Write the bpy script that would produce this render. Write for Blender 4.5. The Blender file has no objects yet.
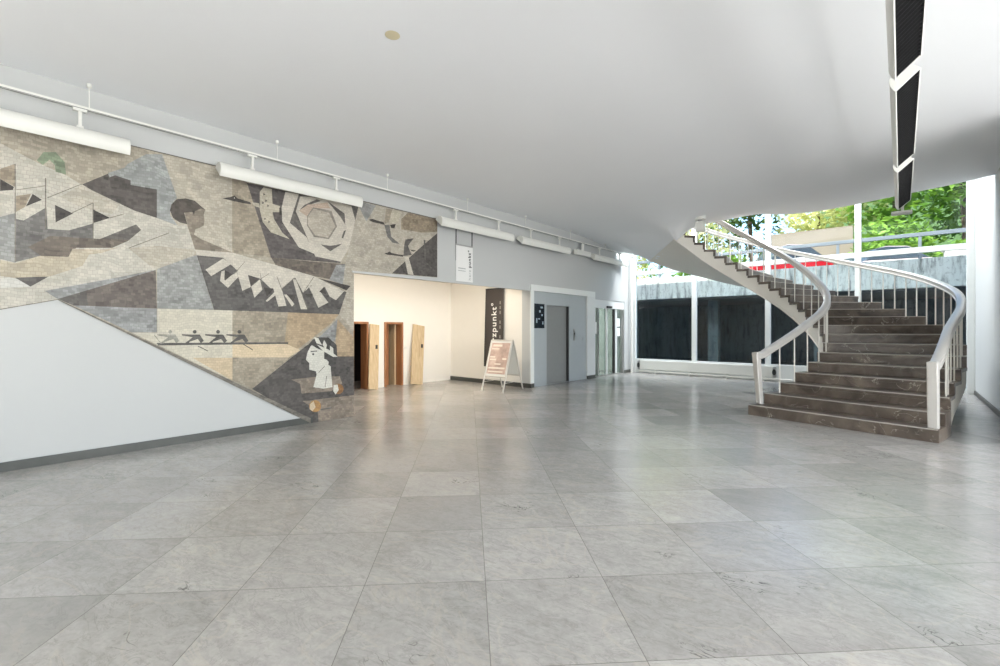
import bpy, bmesh, math, random
from mathutils import Vector, Matrix
random.seed(7)
S = bpy.context.scene
COL = S.collection

# ---------------------------------------------------------------- camera, sky, sun, daylight, added fill lights, exposure
cam = bpy.data.cameras.new('camera'); cam.sensor_width = 36; cam.lens = 16.488; cam.shift_y = -0.004
co = bpy.data.objects.new('camera', cam); COL.objects.link(co)
co.location = (0, 0, 1.5); co.rotation_euler = (math.pi/2, 0, math.radians(41.2))
cam.clip_start = .05; cam.clip_end = 300
S.camera = co
w = bpy.data.worlds.new('sky'); S.world = w; w.use_nodes = True
nt = w.node_tree; sky = nt.nodes.new('ShaderNodeTexSky'); sky.sky_type = 'NISHITA'; sky.sun_disc = False
sky.sun_elevation = math.radians(48); sky.sun_rotation = math.radians(200); sky.air_density = 1.0; sky.dust_density = 2.0
bg = nt.nodes['Background']; bg.inputs[1].default_value = .55
nt.links.new(sky.outputs[0], bg.inputs[0])
sl = bpy.data.lights.new('sun', 'SUN'); sl.energy = 9.5; sl.angle = .01; sl.color = (1, .95, .86)
so = bpy.data.objects.new('sun', sl); COL.objects.link(so)
so.rotation_euler = Vector((.42, .75, -.95)).to_track_quat('-Z', 'Y').to_euler()
def area(name, loc, aim, sx, sy, power, color=(1, 1, 1)):
    l = bpy.data.lights.new(name, 'AREA'); l.shape = 'RECTANGLE'; l.size = sx; l.size_y = sy; l.energy = power; l.color = color
    o = bpy.data.objects.new(name, l); COL.objects.link(o); o.location = loc
    o.rotation_euler = Vector(aim).to_track_quat('-Z', 'Y').to_euler(); return o
area('daylight_side_window', (6.9, 4.8, 2.3), (-1, .2, -.12), 7.4, 3.4, 680, (1, .995, .985))  # stands for daylight through the assumed, unseen side window
area('fill_upward', (6.9, -.5, .6), (-1, 0, 2.6), 13, 1.0, 420, (.985, .99, 1))  # added fill light aimed upward to brighten the ceiling
area('fill_rear', (1.5, -4.6, 4.2), (0, -.02, -1), 10.0, 3.0, 2600, (.97, .985, 1)).data.spread = math.radians(95)  # added fill behind the camera, lifts the ceiling by floor bounce
area('fill_stair_void', (-3.4, 14.0, 7.4), (0, -.55, -1), 6.5, 1.6, 1350, (.95, .98, 1))  # added fill light over the stair, hidden above the slab
S.view_settings.view_transform = 'Standard'; S.view_settings.look = 'None'
S.view_settings.gamma = 1; S.view_settings.use_curve_mapping = False; S.view_settings.exposure = 0.14
S.cycles.max_bounces = 10; S.cycles.diffuse_bounces = 6; S.cycles.glossy_bounces = 4; S.cycles.transparent_max_bounces = 16
S.cycles.caustics_reflective = False; S.cycles.caustics_refractive = False; S.cycles.sample_clamp_indirect = 6
S.cycles.use_denoising = True

# ---------------------------------------------------------------- materials
def srgb(r, g, b):
    f = lambda c: c/12.92 if c <= .04045 else ((c+.055)/1.055)**2.4
    return (f(r/255), f(g/255), f(b/255), 1)
def mat(name, col, rough=.5, metal=0, spec=.5, var=.06, scale=6.0):
    m = bpy.data.materials.new(name); m.use_nodes = True; n = m.node_tree; p = n.nodes['Principled BSDF']
    p.inputs['Roughness'].default_value = rough; p.inputs['Metallic'].default_value = metal; p.inputs['Specular IOR Level'].default_value = spec
    c = srgb(*col)
    if var:
        tc = n.nodes.new('ShaderNodeTexCoord'); no = n.nodes.new('ShaderNodeTexNoise'); no.inputs['Scale'].default_value = scale; no.inputs['Detail'].default_value = 5
        mx = n.nodes.new('ShaderNodeMix'); mx.data_type = 'RGBA'
        mx.inputs[6].default_value = tuple(v*(1-var) for v in c[:3])+(1,); mx.inputs[7].default_value = tuple(min(1, v*(1+var)) for v in c[:3])+(1,)
        n.links.new(tc.outputs['Object'], no.inputs['Vector']); n.links.new(no.outputs['Fac'], mx.inputs[0]); n.links.new(mx.outputs[2], p.inputs['Base Color'])
    else: p.inputs['Base Color'].default_value = c
    return m
class G:                                             # small node-graph helper
    def __init__(s, name):
        s.m = bpy.data.materials.new(name); s.m.use_nodes = True; s.n = s.m.node_tree.nodes; s.l = s.m.node_tree.links; s.p = s.n['Principled BSDF']
    def a(s, t, ins={}, **kw):
        x = s.n.new(t)
        for k, v in kw.items(): setattr(x, k, v)
        for k, v in ins.items():
            if hasattr(v, 'is_output'): s.l.new(v, x.inputs[k])
            else: x.inputs[k].default_value = v
        return x
    def math(s, op, a, b=0.0): return s.a('ShaderNodeMath', {0: a, 1: b}, operation=op).outputs[0]
    def mix(s, f, a, b, bt='MIX'): return s.a('ShaderNodeMix', {0: f, 6: a, 7: b}, data_type='RGBA', blend_type=bt).outputs[2]
    def ramp(s, f, stops):
        r = s.a('ShaderNodeValToRGB', {0: f}); e = r.color_ramp.elements
        while len(e) < len(stops): e.new(.5)
        for x, (p, c) in zip(e, stops): x.position = p; x.color = c if len(c) == 4 else (*c, 1)
        return r.outputs[0]
    def lk(s, o, k): s.l.new(o, s.p.inputs[k])

def floor_material():
    g = G('stone_floor'); TW = .707
    pos = g.a('ShaderNodeNewGeometry').outputs['Position']
    rot = g.a('ShaderNodeVectorRotate', {'Vector': pos, 'Angle': math.radians(-45)}, rotation_type='Z_AXIS').outputs[0]
    sh = g.a('ShaderNodeVectorMath', {0: rot, 1: (-.094, -2.727, 0)}, operation='ADD').outputs[0]
    sc = g.a('ShaderNodeVectorMath', {0: sh, 1: (1/TW, 1/TW, 0)}, operation='MULTIPLY').outputs[0]
    fl = g.a('ShaderNodeVectorMath', {0: sc}, operation='FLOOR').outputs[0]
    fr = g.a('ShaderNodeVectorMath', {0: sc}, operation='FRACTION').outputs[0]
    wn = g.a('ShaderNodeTexWhiteNoise', {'Vector': fl}, noise_dimensions='3D')
    xy = g.a('ShaderNodeSeparateXYZ', {0: fr})
    def edge(v):
        d = g.math('ABSOLUTE', g.math('SUBTRACT', v, .5)); return g.math('GREATER_THAN', d, .5-.0028)
    gr = g.math('MAXIMUM', edge(xy.outputs[0]), edge(xy.outputs[1]))
    off = g.a('ShaderNodeVectorMath', {0: wn.outputs['Color'], 1: (37, 19, 11)}, operation='MULTIPLY').outputs[0]
    loc = g.a('ShaderNodeVectorMath', {0: sh, 1: off}, operation='ADD').outputs[0]
    sm = g.a('ShaderNodeVectorRotate', {'Vector': loc, 'Angle': .6}, rotation_type='Z_AXIS').outputs[0]
    st = g.a('ShaderNodeVectorMath', {0: sm, 1: (1.2, 2.4, 1)}, operation='MULTIPLY').outputs[0]
    cloud = g.a('ShaderNodeTexNoise', {'Vector': st, 'Scale': 1.3, 'Detail': 9, 'Roughness': .62, 'Distortion': .9}).outputs['Fac']
    fine = g.a('ShaderNodeTexNoise', {'Vector': st, 'Scale': 9, 'Detail': 6, 'Roughness': .7, 'Distortion': .5}).outputs['Fac']
    base = g.ramp(cloud, [(.25, srgb(140, 138, 136)), (.45, srgb(170, 168, 164)), (.6, srgb(184, 181, 177)), (.78, srgb(202, 198, 191))])
    base = g.mix(.35, base, g.ramp(fine, [(.3, srgb(150, 146, 143)), (.5, srgb(184, 180, 175)), (.7, srgb(204, 200, 194))]))
    grain = g.a('ShaderNodeTexNoise', {'Vector': sm, 'Scale': 22, 'Detail': 8, 'Roughness': .75, 'Distortion': .8}).outputs['Fac']
    base = g.mix(.18, base, g.ramp(grain, [(.32, srgb(120, 116, 113)), (.5, srgb(178, 174, 170)), (.68, srgb(216, 212, 206))]))
    swirl = g.math('ABSOLUTE', g.math('SUBTRACT', g.a('ShaderNodeTexNoise', {'Vector': st, 'Scale': 2.2, 'Detail': 7, 'Roughness': .65, 'Distortion': 1.6}).outputs['Fac'], .5))
    base = g.mix(g.ramp(swirl, [(0, (.42,)*3), (.022, (0,)*3)]), base, srgb(140, 137, 134))
    ridge = g.math('ABSOLUTE', g.math('SUBTRACT', g.a('ShaderNodeTexNoise', {'Vector': st, 'Scale': .8, 'Detail': 5, 'Distortion': 1.2}).outputs['Fac'], .5))
    base = g.mix(g.ramp(ridge, [(0, (.3,)*3), (.016, (0,)*3)]), base, srgb(204, 194, 180))
    fis = g.math('ABSOLUTE', g.math('SUBTRACT', g.a('ShaderNodeTexNoise', {'Vector': st, 'Scale': 2.6, 'Detail': 3, 'Distortion': 2.0}).outputs['Fac'], .5))
    spot = g.a('ShaderNodeTexNoise', {'Vector': loc, 'Scale': 1.9, 'Detail': 2}).outputs['Fac']
    fm = g.math('MULTIPLY', g.ramp(fis, [(0, (1,)*3), (.018, (0,)*3)]), g.ramp(spot, [(.64, (0,)*3), (.69, (1,)*3)]))
    base = g.mix(g.math('MULTIPLY', fm, .85), base, srgb(58, 56, 54))
    tone = g.math('ADD', g.math('MULTIPLY', wn.outputs['Value'], .24), .75)
    tn = g.a('ShaderNodeCombineColor', {0: tone, 1: tone, 2: tone}).outputs[0]
    base = g.mix(1.0, base, tn, 'MULTIPLY')
    dk = g.math('LESS_THAN', g.a('ShaderNodeTexWhiteNoise', {'Vector': g.a('ShaderNodeVectorMath', {0: fl, 1: (3.3, 7.7, 1.1)}, operation='ADD').outputs[0]}).outputs['Value'], .09)
    base = g.mix(g.math('MULTIPLY', dk, .45), base, srgb(132, 130, 128))
    base = g.mix(g.math('MULTIPLY', gr, .7), base, srgb(92, 88, 84))
    g.lk(base, 'Base Color')
    rg = g.math('ADD', g.math('MULTIPLY', fine, .14), .14)
    g.lk(rg, 'Roughness'); g.p.inputs['Specular IOR Level'].default_value = .95
    return g.m
def mosaic_material():
    g = G('mosaic_tesserae')
    col = g.a('ShaderNodeVertexColor', layer_name='stone').outputs[0]
    pos = g.a('ShaderNodeNewGeometry').outputs['Position']; s = g.a('ShaderNodeSeparateXYZ', {0: pos})
    big = g.a('ShaderNodeTexNoise', {'Vector': pos, 'Scale': .9, 'Detail': 2}).outputs['Fac']
    wob = g.math('MULTIPLY', g.a('ShaderNodeTexNoise', {'Vector': pos, 'Scale': 3.0, 'Detail': 1}).outputs['Fac'], .10)
    uv = g.a('ShaderNodeCombineXYZ', {0: s.outputs[1], 1: g.math('ADD', s.outputs[2], wob), 2: 0.0}).outputs[0]
    jit = g.a('ShaderNodeVectorMath', {0: g.a('ShaderNodeVectorMath', {0: g.a('ShaderNodeTexNoise', {'Vector': pos, 'Scale': 7.0, 'Detail': 3}).outputs['Color'], 1: (.5, .5, .5)}, operation='SUBTRACT').outputs[0], 1: (.05, .05, 0)}, operation='MULTIPLY').outputs[0]
    uv = g.a('ShaderNodeVectorMath', {0: uv, 1: jit}, operation='ADD').outputs[0]
    def bricks(wd, h, mo): return g.a('ShaderNodeTexBrick', {'Vector': uv, 'Color1': (0, 0, 0, 1), 'Color2': (1, 1, 1, 1), 'Mortar': (.5, .5, .5, 1), 'Scale': 1.0, 'Mortar Size': mo, 'Brick Width': wd, 'Row Height': h, 'Bias': 0.0}, offset=.5)
    a = bricks(.047, .035, .0022); b = bricks(.14, .09, .0)
    ran = g.math('ADD', g.math('MULTIPLY', g.a('ShaderNodeSeparateColor', {0: a.outputs[0]}).outputs[0], .55), g.math('MULTIPLY', g.a('ShaderNodeSeparateColor', {0: b.outputs[0]}).outputs[0], .45))
    lum = g.a('ShaderNodeSeparateColor', {0: col}).outputs[0]
    amp = g.math('SUBTRACT', 1.15, g.math('MULTIPLY', lum, 1.4))          # dark stone varies more than pale stone
    f = g.math('ADD', 1.0, g.math('MULTIPLY', g.math('SUBTRACT', ran, .5), amp))
    f = g.math('MULTIPLY', f, g.math('ADD', .83, g.math('MULTIPLY', big, .14)))
    fc = g.a('ShaderNodeCombineColor', {0: f, 1: f, 2: f}).outputs[0]
    c = g.mix(1.0, col, fc, 'MULTIPLY')
    c = g.mix(g.math('MULTIPLY', a.outputs['Fac'], .26), c, srgb(82, 76, 68))
    g.lk(c, 'Base Color'); g.p.inputs['Roughness'].default_value = .62
    return g.m
def stair_stone():
    g = G('dark_marble'); pos = g.a('ShaderNodeNewGeometry').outputs['Position']
    n1 = g.a('ShaderNodeTexNoise', {'Vector': pos, 'Scale': 3.2, 'Detail': 7, 'Distortion': .8}).outputs['Fac']
    base = g.ramp(n1, [(.3, srgb(68, 60, 53)), (.5, srgb(93, 83, 74)), (.7, srgb(114, 103, 92))])
    v = g.math('ABSOLUTE', g.math('SUBTRACT', g.a('ShaderNodeTexNoise', {'Vector': pos, 'Scale': 2.1, 'Detail': 4, 'Distortion': 2.2}).outputs['Fac'], .5))
    gate = g.ramp(g.a('ShaderNodeTexNoise', {'Vector': pos, 'Scale': 2.7}).outputs['Fac'], [(.5, (0,)*3), (.62, (1,)*3)])
    base = g.mix(g.math('MULTIPLY', g.ramp(v, [(0, (.8,)*3), (.012, (0,)*3)]), gate), base, srgb(190, 184, 174))
    g.lk(base, 'Base Color'); g.p.inputs['Roughness'].default_value = .28
    return g.m
def concrete(name, a, b):
    g = G(name); pos = g.a('ShaderNodeNewGeometry').outputs['Position']
    st = g.a('ShaderNodeVectorMath', {0: pos, 1: (5, 5, .8)}, operation='MULTIPLY').outputs[0]
    n1 = g.a('ShaderNodeTexNoise', {'Vector': st, 'Scale': 1.2, 'Detail': 8, 'Roughness': .7}).outputs['Fac']
    n2 = g.a('ShaderNodeTexNoise', {'Vector': pos, 'Scale': 9, 'Detail': 4}).outputs['Fac']
    c = g.ramp(n1, [(.34, srgb(*a)), (.5, srgb(*b)), (.75, tuple(min(1, x*1.15) for x in srgb(*b)[:3]))])
    c = g.mix(g.math('MULTIPLY', g.ramp(n2, [(.58, (0,)*3), (.68, (1,)*3)]), .5), c, srgb(*a))
    g.lk(c, 'Base Color'); g.p.inputs['Roughness'].default_value = .85
    return g.m
def glass_material(name, tint):
    m = bpy.data.materials.new(name); m.use_nodes = True; n = m.node_tree; n.nodes.clear()
    o = n.nodes.new('ShaderNodeOutputMaterial'); t = n.nodes.new('ShaderNodeBsdfTransparent'); gl = n.nodes.new('ShaderNodeBsdfGlossy')
    f = n.nodes.new('ShaderNodeFresnel'); f.inputs[0].default_value = 1.5; mx = n.nodes.new('ShaderNodeMixShader')
    t.inputs[0].default_value = (*tint, 1); gl.inputs['Roughness'].default_value = 0.0
    ge = n.nodes.new('ShaderNodeNewGeometry'); sb = n.nodes.new('ShaderNodeMath'); sb.operation = 'SUBTRACT'; sb.inputs[0].default_value = 1; ml = n.nodes.new('ShaderNodeMath'); ml.operation = 'MULTIPLY'
    n.links.new(ge.outputs['Backfacing'], sb.inputs[1]); n.links.new(f.outputs[0], ml.inputs[0]); n.links.new(sb.outputs[0], ml.inputs[1]); n.links.new(ml.outputs[0], mx.inputs[0]); n.links.new(t.outputs[0], mx.inputs[1]); n.links.new(gl.outputs[0], mx.inputs[2]); n.links.new(mx.outputs[0], o.inputs[0])
    return m
def emitter(name, col, st):
    m = bpy.data.materials.new(name); m.use_nodes = True; p = m.node_tree.nodes['Principled BSDF']
    p.inputs['Base Color'].default_value = srgb(*col); p.inputs['Emission Color'].default_value = srgb(*col); p.inputs['Emission Strength'].default_value = st
    return m
def wood(name, a, b):
    g = G(name); pos = g.a('ShaderNodeTexCoord').outputs['Object']
    st = g.a('ShaderNodeVectorMath', {0: pos, 1: (9, 9, .7)}, operation='MULTIPLY').outputs[0]
    n1 = g.a('ShaderNodeTexNoise', {'Vector': st, 'Scale': 2.5, 'Detail': 6, 'Distortion': .6}).outputs['Fac']
    g.lk(g.ramp(n1, [(.3, srgb(*a)), (.7, srgb(*b))]), 'Base Color'); g.p.inputs['Roughness'].default_value = .45
    return g.m
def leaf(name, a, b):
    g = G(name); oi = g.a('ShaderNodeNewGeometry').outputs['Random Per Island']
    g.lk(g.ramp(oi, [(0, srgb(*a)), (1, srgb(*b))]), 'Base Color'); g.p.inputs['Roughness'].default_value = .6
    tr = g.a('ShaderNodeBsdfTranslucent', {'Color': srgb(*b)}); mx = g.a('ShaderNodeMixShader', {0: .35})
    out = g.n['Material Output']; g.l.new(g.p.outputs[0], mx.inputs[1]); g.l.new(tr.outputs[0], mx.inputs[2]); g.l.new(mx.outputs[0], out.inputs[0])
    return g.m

M = dict(
    wall=mat('white_plaster', (190, 192, 191), .7, var=.015, scale=1.5), ceil=mat('ceiling_plaster', (233, 235, 237), .8, var=.02, scale=.8),
    cream=mat('recess_plaster', (238, 234, 226), .7, var=.015), floor=floor_material(), mosaic=mosaic_material(), marble=stair_stone(),
    white=mat('white_enamel', (228, 228, 222), .4, var=0), frame=mat('window_paint', (226, 229, 227), .35, var=.02), base=mat('skirting_stone', (68, 70, 66), .4, var=.3, scale=9),
    rail=mat('satin_aluminium', (204, 201, 195), .32, metal=.35, var=.03), rod=mat('baluster_paint', (222, 219, 210), .35, var=0),
    stringer=mat('stair_plaster', (224, 220, 211), .6, var=.02), lift=mat('lift_cladding', (170, 177, 180), .45, metal=0, var=.03), liftdoor=mat('brushed_lift_door', (138, 140, 139), .42, metal=.1, var=.06, scale=12),
    black=mat('louvre_black', (14, 14, 16), .6, var=0), dark=mat('dark_metal', (48, 48, 48), .4, var=0), steel=mat('steel', (170, 170, 168), .3, metal=.8, var=0),
    glass=glass_material('pane_glass', (.90, .94, .94)), dglass=glass_material('door_glass', (.66, .73, .72)),
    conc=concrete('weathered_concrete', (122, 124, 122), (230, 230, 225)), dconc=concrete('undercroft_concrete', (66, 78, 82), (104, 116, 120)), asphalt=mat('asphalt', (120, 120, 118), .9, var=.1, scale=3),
    bluerail=mat('blue_grey_paint', (126, 134, 144), .5, var=.05), beige=mat('pale_brick', (132, 122, 108), .85, var=.15, scale=2), oak=wood('light_oak', (190, 164, 128), (216, 194, 158)), oakd=wood('orange_oak', (140, 92, 58), (176, 124, 84)),
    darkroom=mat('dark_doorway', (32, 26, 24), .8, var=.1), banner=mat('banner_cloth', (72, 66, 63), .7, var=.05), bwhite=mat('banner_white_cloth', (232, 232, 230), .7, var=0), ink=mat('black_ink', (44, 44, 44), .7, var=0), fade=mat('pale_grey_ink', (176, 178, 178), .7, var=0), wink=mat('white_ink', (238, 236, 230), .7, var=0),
    red=mat('red_car_paint', (206, 30, 42), .25, var=0), pale=mat('pale_pink_car_paint', (226, 206, 206), .25, var=0), carglass=mat('car_glass', (66, 76, 82), .1, var=0), tyre=mat('tyre_rubber', (28, 28, 30), .8, var=0),
    bark=mat('bark', (84, 70, 56), .9, var=.2), hill=mat('hill_grass', (66, 92, 46), .95, var=.4, scale=2), lamp=emitter('warm_diffuser', (255, 206, 140), 5), paper=mat('paper', (236, 238, 238), .7, var=0),
    posterink=mat('poster_ink', (232, 220, 206), .5, var=0), aframe=mat('pale_aluminium', (214, 210, 202), .35, metal=.3, var=0), nosing=mat('pale_nosing', (176, 170, 162), .4, var=.08, scale=12),
    stain=mat('yellowed_plaster', (206, 196, 164), .8, var=.05))

# ---------------------------------------------------------------- geometry helpers
class MB:
    def __init__(s): s.v = []; s.f = []; s.k = []
    def add(s, vs, fs, k=0):
        b = len(s.v); s.v += [tuple(v) for v in vs]; s.f += [tuple(b+i for i in f) for f in fs]; s.k += [k]*len(fs); return s
    def box(s, a, b, k=0, T=None):
        x0, x1 = sorted((a[0], b[0])); y0, y1 = sorted((a[1], b[1])); z0, z1 = sorted((a[2], b[2]))
        v = [Vector(p) for p in ((x0,y0,z0),(x1,y0,z0),(x1,y1,z0),(x0,y1,z0),(x0,y0,z1),(x1,y0,z1),(x1,y1,z1),(x0,y1,z1))]
        if T: v = [T @ p for p in v]
        return s.add(v, [(0,3,2,1),(4,5,6,7),(0,1,5,4),(1,2,6,5),(2,3,7,6),(3,0,4,7)], k)
    def tube(s, pts, r, n=8, k=0, cap=True):
        prof = [(math.cos(2*math.pi*i/n)*r, math.sin(2*math.pi*i/n)*r) for i in range(n)]
        return s.sweep(pts, prof, k, cap)
    def sweep(s, pts, prof, k=0, cap=True, up=Vector((0, 0, 1))):
        pts = [Vector(p) for p in pts]; n = len(prof); vs = []
        for i, p in enumerate(pts):
            t = (pts[min(i+1, len(pts)-1)]-pts[max(i-1, 0)]).normalized()
            u = up if abs(t.dot(up)) < .98 else Vector((0, 1, 0))
            sd = t.cross(u).normalized(); uu = sd.cross(t).normalized()
            vs += [p+sd*a+uu*b for a, b in prof]
        fs = []
        for i in range(len(pts)-1):
            for j in range(n):
                fs.append((i*n+j, i*n+(j+1) % n, (i+1)*n+(j+1) % n, (i+1)*n+j))
        if cap: fs += [tuple(range(n))[::-1], tuple((len(pts)-1)*n+j for j in range(n))]
        return s.add(vs, fs, k)
    def prism(s, poly, vec, k=0):                       # poly: 3-D points, extruded along vec
        poly = [Vector(p) for p in poly]; n = len(poly); vec = Vector(vec)
        vs = poly+[p+vec for p in poly]
        fs = [tuple(range(n))[::-1], tuple(range(n, 2*n))]+[(i, (i+1) % n, n+(i+1) % n, n+i) for i in range(n)]
        return s.add(vs, fs, k)
    def disc(s, c, r, h, n=20, k=0):
        return s.prism([(c[0]+r*math.cos(2*math.pi*i/n), c[1]+r*math.sin(2*math.pi*i/n), c[2]) for i in range(n)], (0, 0, h), k)
    def build(s, name, mats, parent=None, bevel=0, smooth=False, loc=None):
        me = bpy.data.meshes.new(name)
        off = Vector(loc) if loc else Vector((0, 0, 0))
        me.from_pydata([tuple(Vector(v)-off) for v in s.v], [], s.f)
        for m in (mats if isinstance(mats, (list, tuple)) else [mats]): me.materials.append(m)
        for p, k in zip(me.polygons, s.k): p.material_index = k; p.use_smooth = smooth
        bm = bmesh.new(); bm.from_mesh(me); bmesh.ops.recalc_face_normals(bm, faces=bm.faces); bm.to_mesh(me); bm.free()
        if smooth: me.set_sharp_from_angle(angle=math.radians(40))
        o = bpy.data.objects.new(name, me); COL.objects.link(o)
        if loc: o.location = off
        if parent:
            o.parent = parent
            o.matrix_parent_inverse = Matrix.Translation(-parent.location) if not any(parent.rotation_euler) else parent.matrix_basis.inverted()
        if bevel:
            b = o.modifiers.new('soft edges', 'BEVEL'); b.width = bevel; b.segments = 2; b.limit_method = 'ANGLE'
        return o
def tag(o, label, cat, group=None, kind=None):
    o['label'] = label; o['category'] = cat
    if group: o['group'] = group
    if kind: o['kind'] = kind
    return o
def empty(name, loc, label, cat, group=None, rz=0):
    o = bpy.data.objects.new(name, None); COL.objects.link(o); o.location = loc; o.rotation_euler = (0, 0, rz); o.empty_display_size = .1
    return tag(o, label, cat, group)
def st(o, label=None):
    o['kind'] = 'structure'
    if label: o['label'] = label
    return o
def sroot(name, loc, label=None):
    o = bpy.data.objects.new(name, None); COL.objects.link(o); o.location = loc; return st(o, label)
def dup(root, loc, label, group=None):
    r = root.copy(); COL.objects.link(r); r.location = loc; r['label'] = label
    if group: r['group'] = group
    for ch in root.children:
        c = ch.copy(); COL.objects.link(c); c.parent = r
        for gch in ch.children:
            d = gch.copy(); COL.objects.link(d); d.parent = c
    return r
def text(name, body, size, mtx, material, parent, spacing=1.0, bold=0):
    cu = bpy.data.curves.new(name, 'FONT'); cu.body = body; cu.size = size; cu.extrude = .002; cu.space_character = spacing; cu.offset = bold
    cu.align_x = 'LEFT'; cu.align_y = 'BOTTOM_BASELINE'; cu.materials.append(material)
    tmp = bpy.data.objects.new(name, cu); COL.objects.link(tmp)
    dg = bpy.context.evaluated_depsgraph_get(); me = bpy.data.meshes.new_from_object(tmp.evaluated_get(dg))
    bpy.data.objects.remove(tmp); me.transform(mtx)
    o = bpy.data.objects.new(name, me); COL.objects.link(o)
    if parent: o.parent = parent; o.matrix_parent_inverse = parent.matrix_basis.inverted()
    return o

# ---------------------------------------------------------------- the stair's plan (metres): inner and outer nosing corner of each step
RISE = .1757
IN = [(-2.01,8.92),(-1.84,9.3),(-1.66,9.66),(-1.49,10.0),(-1.34,10.33),(-1.21,10.64),(-1.15,10.93),(-1.18,11.21),(-1.27,11.46),(-1.4,11.69),(-1.55,11.9),(-1.72,12.08),(-1.91,12.23),(-2.11,12.35),(-2.34,12.43),(-2.58,12.48),(-2.82,12.49),(-3.06,12.46),(-3.3,12.4),(-3.53,12.29),(-3.74,12.15),(-3.92,11.97),(-4.09,11.77),(-4.23,11.54),(-4.35,11.30),(-4.45,11.04)]
OU = [(.38,8.31),(.46,8.66),(.53,9.06),(.6,9.51),(.7,9.99),(.8,10.51),(.84,11.05),(.79,11.6),(.63,12.15),(.39,12.67),(.06,13.15),(-.34,13.57),(-.78,13.93),(-1.25,14.21),(-1.73,14.41),(-2.22,14.54),(-2.69,14.59),(-3.15,14.57),(-3.6,14.49),(-4.03,14.35),(-4.43,14.15),(-4.82,13.9),(-5.18,13.59),(-5.53,13.24),(-5.82,12.9),(-6.05,12.55)]
def at(A, n):                                           # point on a nosing line at fractional step n
    i = min(max(int(math.floor(n)), 1), len(A)-1); f = n-i
    p0, p1 = A[i-1], A[i]
    pm = A[i-2] if i >= 2 else (2*p0[0]-p1[0], 2*p0[1]-p1[1]); pn = A[i+1] if i+1 < len(A) else (2*p1[0]-p0[0], 2*p1[1]-p0[1])
    h = lambda a, b, c, d: .5*((2*b)+(-a+c)*f+(2*a-5*b+4*c-d)*f*f+(-a+3*b-3*c+d)*f**3)
    return Vector((h(pm[0], p0[0], p1[0], pn[0]), h(pm[1], p0[1], p1[1], pn[1])))
def lerp(a, b, t): return a+(b-a)*t

# ---------------------------------------------------------------- setting: floor, walls, ceiling
MW, RW, FW, CZ, SZ, TOP = -7.1, 1.28, 15.05, 4.29, 4.57, 8.0
st(MB().box((-12, -8.2, -.2), (7.2, FW+.15, 0)).build('floor', M['floor']), 'grey marbled stone slab floor')
b = MB(); T = .26
b.box((MW-T, -8.2, 0), (MW, 4.26, TOP)); b.box((MW-T, 4.26, 2.5), (MW, 9.27, TOP)); b.box((MW-T, 9.27, 0), (MW, 9.4, TOP))
b.box((MW-T, 9.4, 2.48), (MW, 12.06, TOP)); b.box((MW-T, 12.06, 0), (MW, 12.5, TOP)); b.box((MW-T, 12.5, 2.42), (MW, 14.55, TOP)); b.box((MW-T, 14.55, 0), (MW, FW+.2, TOP))
st(b.build('wall_left', M['wall']), 'white wall carrying the mosaic')
D1, D2 = (6.0, 6.46), (6.93, 7.52)
b = MB(); DH = 1.68
ys = [2.6, D1[0], D1[1], D2[0], D2[1], 9.45]
b.box((-10.3, ys[0], 0), (-10.05, ys[1], 3)); b.box((-10.3, ys[2], 0), (-10.05, ys[3], 3)); b.box((-10.3, ys[4], 0), (-10.05, ys[5], 3))
b.box((-10.3, ys[1], DH), (-10.05, ys[2], 3)); b.box((-10.3, ys[3], DH), (-10.05, ys[4], 3))
st(b.build('wall_recess_back', M['cream']), 'warm lit back wall of the recess')
st(MB().box((-10.05, 9.27, 0), (MW-T, 9.4, 3)).build('wall_recess_side', M['cream']), 'side wall of the recess')
st(MB().box((-10.3, 2.4, 0), (MW-T, 2.6, 3)).build('wall_recess_near', M['cream']))
st(MB().box((-10.3, 2.4, 2.85), (MW-T, 9.4, 3.0)).build('ceiling_recess', M['cream']), 'recess ceiling')
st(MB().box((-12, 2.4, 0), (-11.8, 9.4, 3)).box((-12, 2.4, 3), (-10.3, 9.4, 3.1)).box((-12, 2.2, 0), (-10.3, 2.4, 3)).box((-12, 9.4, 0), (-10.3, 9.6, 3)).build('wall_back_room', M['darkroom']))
st(MB().box((RW, 8.6, 0), (RW+.25, FW+.2, TOP)).build('wall_right', M['wall']), 'tall white wall right of the stair')
st(MB().box((MW-T, -8.45, 0), (7.2, -8.2, TOP)).build('wall_rear', M['wall']))
st(MB().box((RW+.25, 8.6, 0), (7.2, 8.85, TOP)).build('wall_hall_end', M['wall']))
st(MB().box((MW-T, -8.45, TOP), (7.2, FW+.6, TOP+.3)).build('ceiling_upper', M['wall']))
# assumed side window, unseen right of the camera, placed for the hall's daylight
wr = sroot('window_2', (7.0, 0, 0), 'assumed side window wall, out of view')
for i in range(8): MB().box((7.0, -8.1+i*2.35, 0), (7.12, -8.0+i*2.35, CZ)).build('mullion', M['frame'], wr)
MB().box((7.0, -8.2, 0), (7.12, 8.6, .12)).build('sill', M['frame'], wr)

def fill_surround(n_, x0, x1, y0, y1, z0, z1, lab):          # made-up frame added around a fill light, out of view
    b = MB(); t = .08
    b.box((x0-t, y0-t, z0), (x1+t, y0, z1)).box((x0-t, y1, z0), (x1+t, y1+t, z1)).box((x0-t, y0, z0), (x0, y1, z1)).box((x1, y0, z0), (x1+t, y1, z1))
    return st(b.build('window_%d' % n_, M['frame']), lab)  # bare frame added under a closed ceiling, no real window
fill_surround(3, -3.5, 6.5, -6.1, -3.1, 4.1, CZ, 'added unseen surround of the rear fill light')
fill_surround(4, -6.65, -.15, 13.2, 14.8, 7.5, TOP, 'added unseen surround of the fill light above the stair')

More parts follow.
